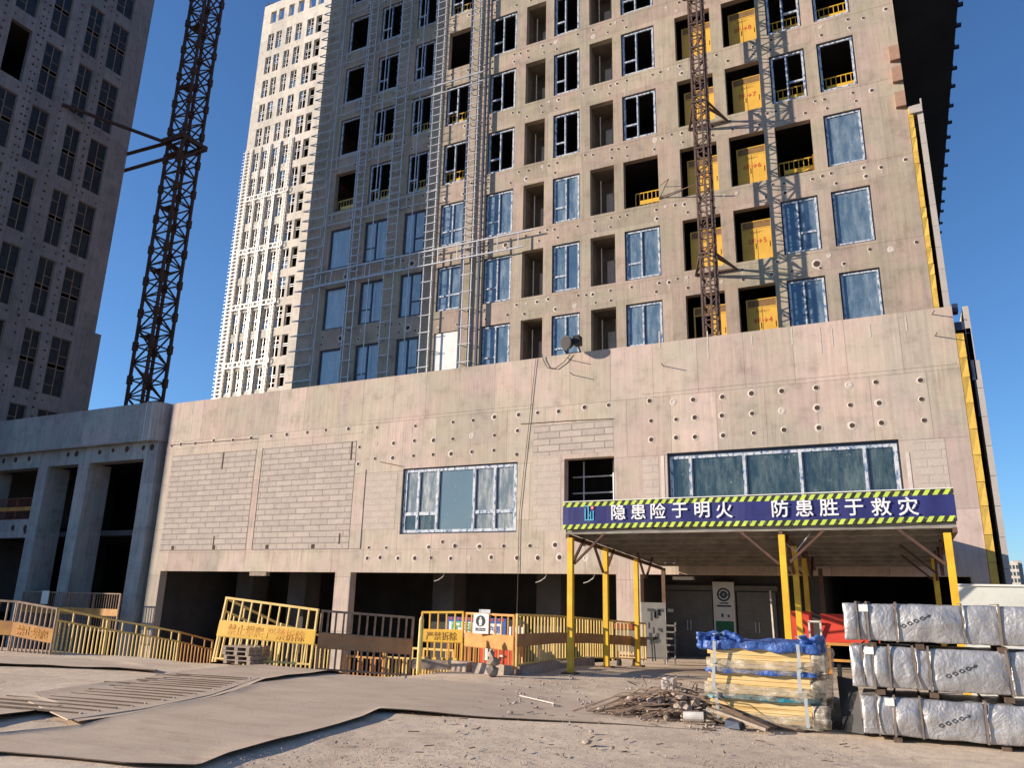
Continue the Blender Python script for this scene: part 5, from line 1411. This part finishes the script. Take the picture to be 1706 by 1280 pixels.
for i, (z0, h, dx, cover, lab_) in enumerate(((.05, .31, 0, 'tarp_teal', 'bottom bundle of sawn timber under a teal cover, beside the debris heap'), (.40, .30, .0, 'tarp_blue', 'middle bundle of bright yellow timber wrapped in clear plastic'), (.735, .30, .02, 'tarp_blue', 'top bundle of sawn timber under a crumpled blue tarpaulin'))):
    t = thing('timber_bundle', (wx, wy, z0), lab_, 'timber bundle', 'wrapped timber bundles')
    K = MB(); n = 5; m = 8
    for a in range(n):        # rows of sawn boards
        for b in range(m):
            ya = wy - .48 + .96 * b / m; za = z0 + h * a / n
            e0, e1 = random.uniform(-.035, .035), random.uniform(-.035, .035)
            K.box(wx - .70 + dx + e0, wx + .66 + dx + e1, ya + .004, ya + .96 / m - .004 + random.uniform(-.004, 0), za + .002, za + h / n - .003)
    K.build('boards', ['planks'], t)
    K = MB(); bm_to(K, wobble_box(1.50, 1.07, h * .56, 18, .045, 3.6, i * 7 + 1, .02, .03), (wx + dx, wy, z0 + h * .17))
    pl = K.build('plastic_wrap', ['plastic'], t, True)
    K = MB(); bm_to(K, wobble_box(.22, .98, h * .85, 10, .05, 4, i * 5 + 40, .05), (wx + dx + .76, wy, z0 + h * .42)); K.build('plastic_end', ['plastic'], t, True)
    K = MB(); bm_to(K, wobble_box(1.56 if i == 2 else 1.5, 1.07, .11 if i == 2 else .05, 20, .045 if i == 2 else .03, 4.2, i * 11 + 3, .0), (wx + dx, wy, z0 + h + (.01 if i == 2 else -.0)))
    if i == 2:
        for s, fx in ((-1, .72), (1, .70), (-1, .35)):
            bm_to(K, wobble_box(.24, .26, .18, 10, .10, 6, 77 + s + fx * 9), (wx + s * fx, wy - .32, z0 + h + .06))
    K.build('tarpaulin', [cover], t, True)
    for x in (-.60, .56):
        x += random.uniform(-.035, .035); S_ = MB(); yy = wy - .575; w2 = .022
        yy -= .004 * i; j_ = random.uniform(-.02, .02); S_.hexa([(wx + x - w2 + j_, yy + .03, z0 - .01), (wx + x + w2 + j_, yy + .03, z0 - .01), (wx + x + w2 + j_, yy + .036, z0 - .01), (wx + x - w2 + j_, yy + .036, z0 - .01)], [(wx + x - w2, yy - .008, z0 + h + .06), (wx + x + w2, yy - .008, z0 + h + .06), (wx + x + w2, yy - .002, z0 + h + .06), (wx + x - w2, yy - .002, z0 + h + .06)]); S_.box(wx + x - w2, wx + x + w2, yy, yy + 1.1, z0 + h + .09 + .06 * (i == 2), z0 + h + .10 + .06 * (i == 2)); S_.build('strap', ['strap_pale'], t)
    for x in (-.55, .5):
        S_ = MB(); S_.box(wx + x - .05, wx + x + .05, wy - .5, wy + .5, z0 - .05 - .0 * i, z0 - .003); S_.build('bearer', ['dark_wood'], t)

# ------------------------------------------------------------------ silver packages
def package(label, x0, x1, y, z0, h, seed, straps, bearers, mark):
    random.seed(seed)
    t = thing('foil_package', ((x0 + x1) / 2, y + .5, z0), label, 'package', 'silver wrapped packages')
    K = MB(); edges = [x0] + straps + [x1]
    for a, b in zip(edges, edges[1:]):
        L_ = b - a; bm_to(K, wobble_box(L_ + .01, 1.0, h, 20, random.uniform(.008, .02), random.uniform(3., 6.), seed * 3.7 + a * 3, random.uniform(.015, .05)), ((a + b) / 2, y + .5 + random.uniform(-.015, .015), z0 + h / 2))
    K.build('foil_wrap', ['foil'], t, True)
    tree = BVHTree.FromPolygons([Vector(v) for v in K.v], K.f)
    for x in straps:
        S_ = MB(); j = random.uniform(-.03, .03); w2 = random.choice((.008, .013)); S_.hexa([(x - w2, y - .035, z0 - .01), (x + w2, y - .035, z0 - .01), (x + w2, y - .02, z0 - .01), (x - w2, y - .02, z0 - .01)], [(x - w2 + j, y - .035, z0 + h + .02), (x + w2 + j, y - .035, z0 + h + .02), (x + w2 + j, y - .02, z0 + h + .02), (x - w2 + j, y - .02, z0 + h + .02)])
        S_.box(x - w2 + j, x + w2 + j, y - .02, y + 1.0, z0 + h + .02, z0 + h + .03); S_.build('strap', ['strap_dark'], t)
    for x in bearers:
        S_ = MB(); S_.box(x - .05, x + .05, y - .03, y + 1.02, z0 - .085, z0 - .022); S_.build('bearer', ['dark_wood'], t)
    S_ = MB(); S_.box(straps[1] - .09, straps[1] + .02, y - .045, y - .037, z0 + h - .1, z0 + h - .01); S_.box(straps[-1] + .03, straps[-1] + .13, y - .045, y - .037, z0 + h - .13, z0 + h - .01); S_.build('tape_tab', ['white'], t)
    # printed chain of arrows
    M_ = MB(); mx, mz = mark; yy = y - .062
    for i in range(4):
        c = Vector((mx - .12 + .075 * i, yy, mz - .055 + .033 * i))
        for k in range(4):
            p = [Vector((-.03, 0, -.004)), Vector((-.004, 0, .022)), Vector((.03, 0, .004)), Vector((.004, 0, -.022))]; M_.bar(c + p[k], c + p[(k + 1) % 4], .009, .012)
    M_.bar((mx + .12, yy, mz + .045), (mx + .19, yy, mz + .08), .012, .014); M_.q([(mx + .21, yy, mz + .092), (mx + .165, yy, mz + .095), (mx + .185, yy, mz + .05)]); 
    for i_, v_ in enumerate(M_.v):        # lay the print on the crumpled foil
        hit = tree.ray_cast(Vector((v_[0], y - .5, v_[2])), Vector((0, 1, 0)))
        if hit[0]: M_.v[i_] = (v_[0], hit[0].y - .004 + (v_[1] - yy) * .3, v_[2])
    M_.build('printed_arrows', ['mark'], t)
package('bottom silver foil package, crinkled, resting on the ground at the right edge', -.64, 2.6, 11.55, .06, .45, 3, [-.46, -.28, .03, .72, 1.5], [-.26, .9, 2.2], (.36, .28))
package('middle silver foil package with a dark arrow print, right edge', -.72, 2.6, 11.55, .62, .50, 17, [-.58, -.46, -.28, .04, .18, 1.05, 2.0], [-.4, .2, 1.0, 2.2], (.50, .86))
package('top silver foil package at eye level, right edge', -.76, 2.6, 11.55, 1.19, .46, 29, [-.60, -.48, -.15, .62, 1.0, 1.9], [-.45, .1, 1.0, 2.2], (.06, 1.44))
K = MB(); K.hexa([(-.92, 11.9, .02), (-.66, 11.72, .02), (-.66, 11.75, .02), (-.92, 11.93, .02)], [(-.96, 12.15, .68), (-.70, 12.0, .66), (-.70, 12.03, .66), (-.96, 12.18, .68)])
solo('dark_sheet', K, ['black'], 'dark glossy sheet leaning against the left end of the silver stack', 'sheet', base=(-.8, 11.8, 0))
K = MB(); K.box(-1.16, -.82, 12.2, 12.33, -.01, .07)
solo('timber_block', K, ['dark_wood'], 'dark timber block on the ground between the wood bundles and the silver stack', 'timber', base=(-1, 12.2, 0))
K = MB(); bm_to(K, wobble_box(.36, .34, .30, 10, .09, 4.5, 88, .03), (-1.0, 12.75, .15))
solo('brown_sack', K, ['wood'], 'crumpled brown sack behind the timber block', 'sack', base=(-1, 12.75, 0), smooth=True)

# ------------------------------------------------------------------ pallets
px_, py_ = -13.95, 14.45
for i in range(4):
    t = thing('pallet', (px_, py_, .02 + .1 * i), ('lowest of the four grey pallets stacked before the leaning barrier', 'second from the bottom of the grey pallet stack', 'third from the bottom of the grey pallet stack', 'topmost grey pallet of the stack before the leaning barrier')[i], 'pallet', 'stacked pallets')
    z = .02 + .098 * i; dx = random.uniform(-.05, .05) - .03 * i
    K = MB()
    for j in range(5): y = py_ - .3 + .15 * j; K.box(px_ - .42 + dx, px_ + .42 + dx, y - .055, y + .055, z + .07, z + .092)
    K.build('deck_boards', ['wood'], t); K = MB()
    for x in (-.36, 0, .36): K.box(px_ + x - .05 + dx, px_ + x + .05 + dx, py_ - .36, py_ + .36, z, z + .069)
    K.build('stringers', ['wood'], t)

# ------------------------------------------------------------------ debris heap
random.seed(21)
hx, hy = -3.12, 11.95
K = MB()
for i in range(170):
    a = random.uniform(0, 6.28); d = abs(random.gauss(0, .36)); x = hx + math.cos(a) * d * 1.45; y = hy + math.sin(a) * d * .65
    hgt = max(0, .40 - .40 * d); rock(K, (x, y, random.uniform(0, hgt) + .02), random.uniform(.02, .085) * (1.15 - .5 * min(1, d)))
for i in range(120):
    x, y = hx + random.gauss(0, .9), hy + random.gauss(-.12, .34); rock(K, (x, y, .012), random.uniform(.008, .03))
o = solo('rubble_heap', K, ['rubble'], 'low heap of broken concrete tangled with rusty bars, left of the wood bundles', 'rubble', base=(hx, hy, 0)); o['kind'] = 'stuff'
K = MB()
for i in range(95):
    s = random.choice((-1, -1, 1)); a = random.gauss(0, .35); l = random.uniform(.4, 1.25)
    c = Vector((hx + random.gauss(0, .25), hy + random.uniform(-.4, .3), random.uniform(.12, .42)))
    e = c + Vector((s * l * math.cos(a), l * math.sin(a) * .6, 0)); e.z = max(.02, c.z - random.uniform(.2, .45) * l)
    mid = c.lerp(e, .5) + Vector((random.gauss(0, .03), 0, random.gauss(.03, .05))); K.path([c, mid, e], random.uniform(.006, .013), 5)
for i in range(14):
    c = Vector((hx + random.gauss(0, .35), hy + random.uniform(-.3, .2), .38)); m = c + Vector((random.gauss(0, .1), random.gauss(0, .05), random.uniform(.05, .16)))
    K.path([c, m, m + Vector((random.choice((-1, 1)) * random.uniform(.08, .22), 0, random.uniform(-.03, .03)))], .007, 5)
o = solo('rebar_scrap', K, ['dusty_bar'], 'tangle of bent rusty bars sticking out of the rubble heap', 'rebar', base=(hx, hy, 0)); o['kind'] = 'stuff'
def one(name, K, m, label, cat, base): return solo(name, K, [m], label, cat, None, base)
K = MB(); K.tube((-2.93, 11.42, .09), (-2.66, 11.46, .10), .062, 14); one('pipe_offcut', K, 'pipe_white', 'short white pipe offcut lying at the front of the rubble heap', 'pipe', (-2.8, 11.45, .03))
K = MB(); a, b = onZ(866, 1163), onZ(923, 1176); K.tube((a.x, a.y, .03), (b.x, b.y, .025), .010, 8); one('white_rod', K, 'pale_plaster', 'thin pale rod lying on the sheet left of the debris heap', 'rod', (a.x, a.y, 0))
K = MB(); K.bar((-2.62, 11.85, .26), (-1.75, 11.35, .04), .10, .05); one('broken_plank', K, 'dark_wood', 'broken brown plank sloping from the heap to the front of the wood bundles', 'plank', (-2.2, 11.6, 0))
K = MB(); K.bar((-2.5, 11.62, .16), (-1.80, 11.28, .03), .06, .04); one('thin_batten', K, 'wood', 'pale thin batten lying in front of the broken plank', 'batten', (-2.2, 11.5, 0))
K = MB(); K.hexa([(-2.36, 11.35, .0), (-2.15, 11.3, .0), (-2.1, 11.45, .0), (-2.32, 11.5, 0)], [(-2.35, 11.36, .10), (-2.17, 11.32, .08), (-2.12, 11.44, .09), (-2.31, 11.48, .12)]); one('grey_block', K, 'frame_dark', 'dark grey block beside the thin batten', 'block', (-2.2, 11.4, 0))
K = MB(); bm_to(K, wobble_box(.16, .13, .16, 8, .05, 6, 5), (-3.25, 11.9, .45)); o = one('cement_bag', K, 'pale_plaster', 'torn pale cement bag on the top of the rubble heap', 'bag', (-3.2, 11.9, .35))

# ------------------------------------------------------------------ loose gravel and crumbs on the yard
K = MB(); random.seed(4)
for i in range(3400):
    px = random.uniform(380, 1420); py = 1290 - 105 * random.random() ** 1.4
    if px < 640 and py < 1275 - (px - 350) * .30: continue
    v = onZ(px, py)
    if noise.noise((v.x * .9, v.y * .9, 2)) < -.1 and random.random() < .75: continue
    rock(K, (v.x, v.y, .002 - .0), random.choice((.004, .005, .006, .007, .010)) * random.uniform(.7, 1.3))
for i in range(260):
    v = onZ(random.uniform(640, 1200), random.uniform(1125, 1180)); rock(K, (v.x, v.y, .004), random.uniform(.008, .03))
o = solo('gravel', K, ['gravel'], 'loose grey gravel scattered over the front of the yard', 'gravel', base=(-3, 8, 0)); o['kind'] = 'stuff'
K = MB()
for px, py, r in ((978, 1240, .05), (740, 1205, .03), (775, 1213, .035), (850, 1190, .04), (675, 1130, .05), (905, 1142, .04), (1020, 1250, .03), (1265, 1222, .03), (1255, 1170, .03), (560, 1240, .02), (985, 1223, .035)):
    v = onZ(px, py); rock(K, (v.x, v.y, .02), r)
o = solo('stone_crumbs', K, ['rubble'], 'scattered fist-sized lumps of stone on the open yard', 'stones', base=(-4, 9, 0)); o['kind'] = 'stuff'

K = MB(); random.seed(31)
for i in range(70):
    v = onZ(random.uniform(620, 1420), random.uniform(1135, 1275)); a = random.uniform(0, 3.1); l = random.uniform(.03, .14)
    K.bar((v.x, v.y, .008), (v.x + l * math.cos(a), v.y + l * math.sin(a), .012), random.uniform(.008, .02), .008)
o = solo('wood_chips', K, ['dark_wood'], 'small dark splinters and scraps strewn over the yard', 'scraps', base=(-3, 9, 0)); o['kind'] = 'stuff'
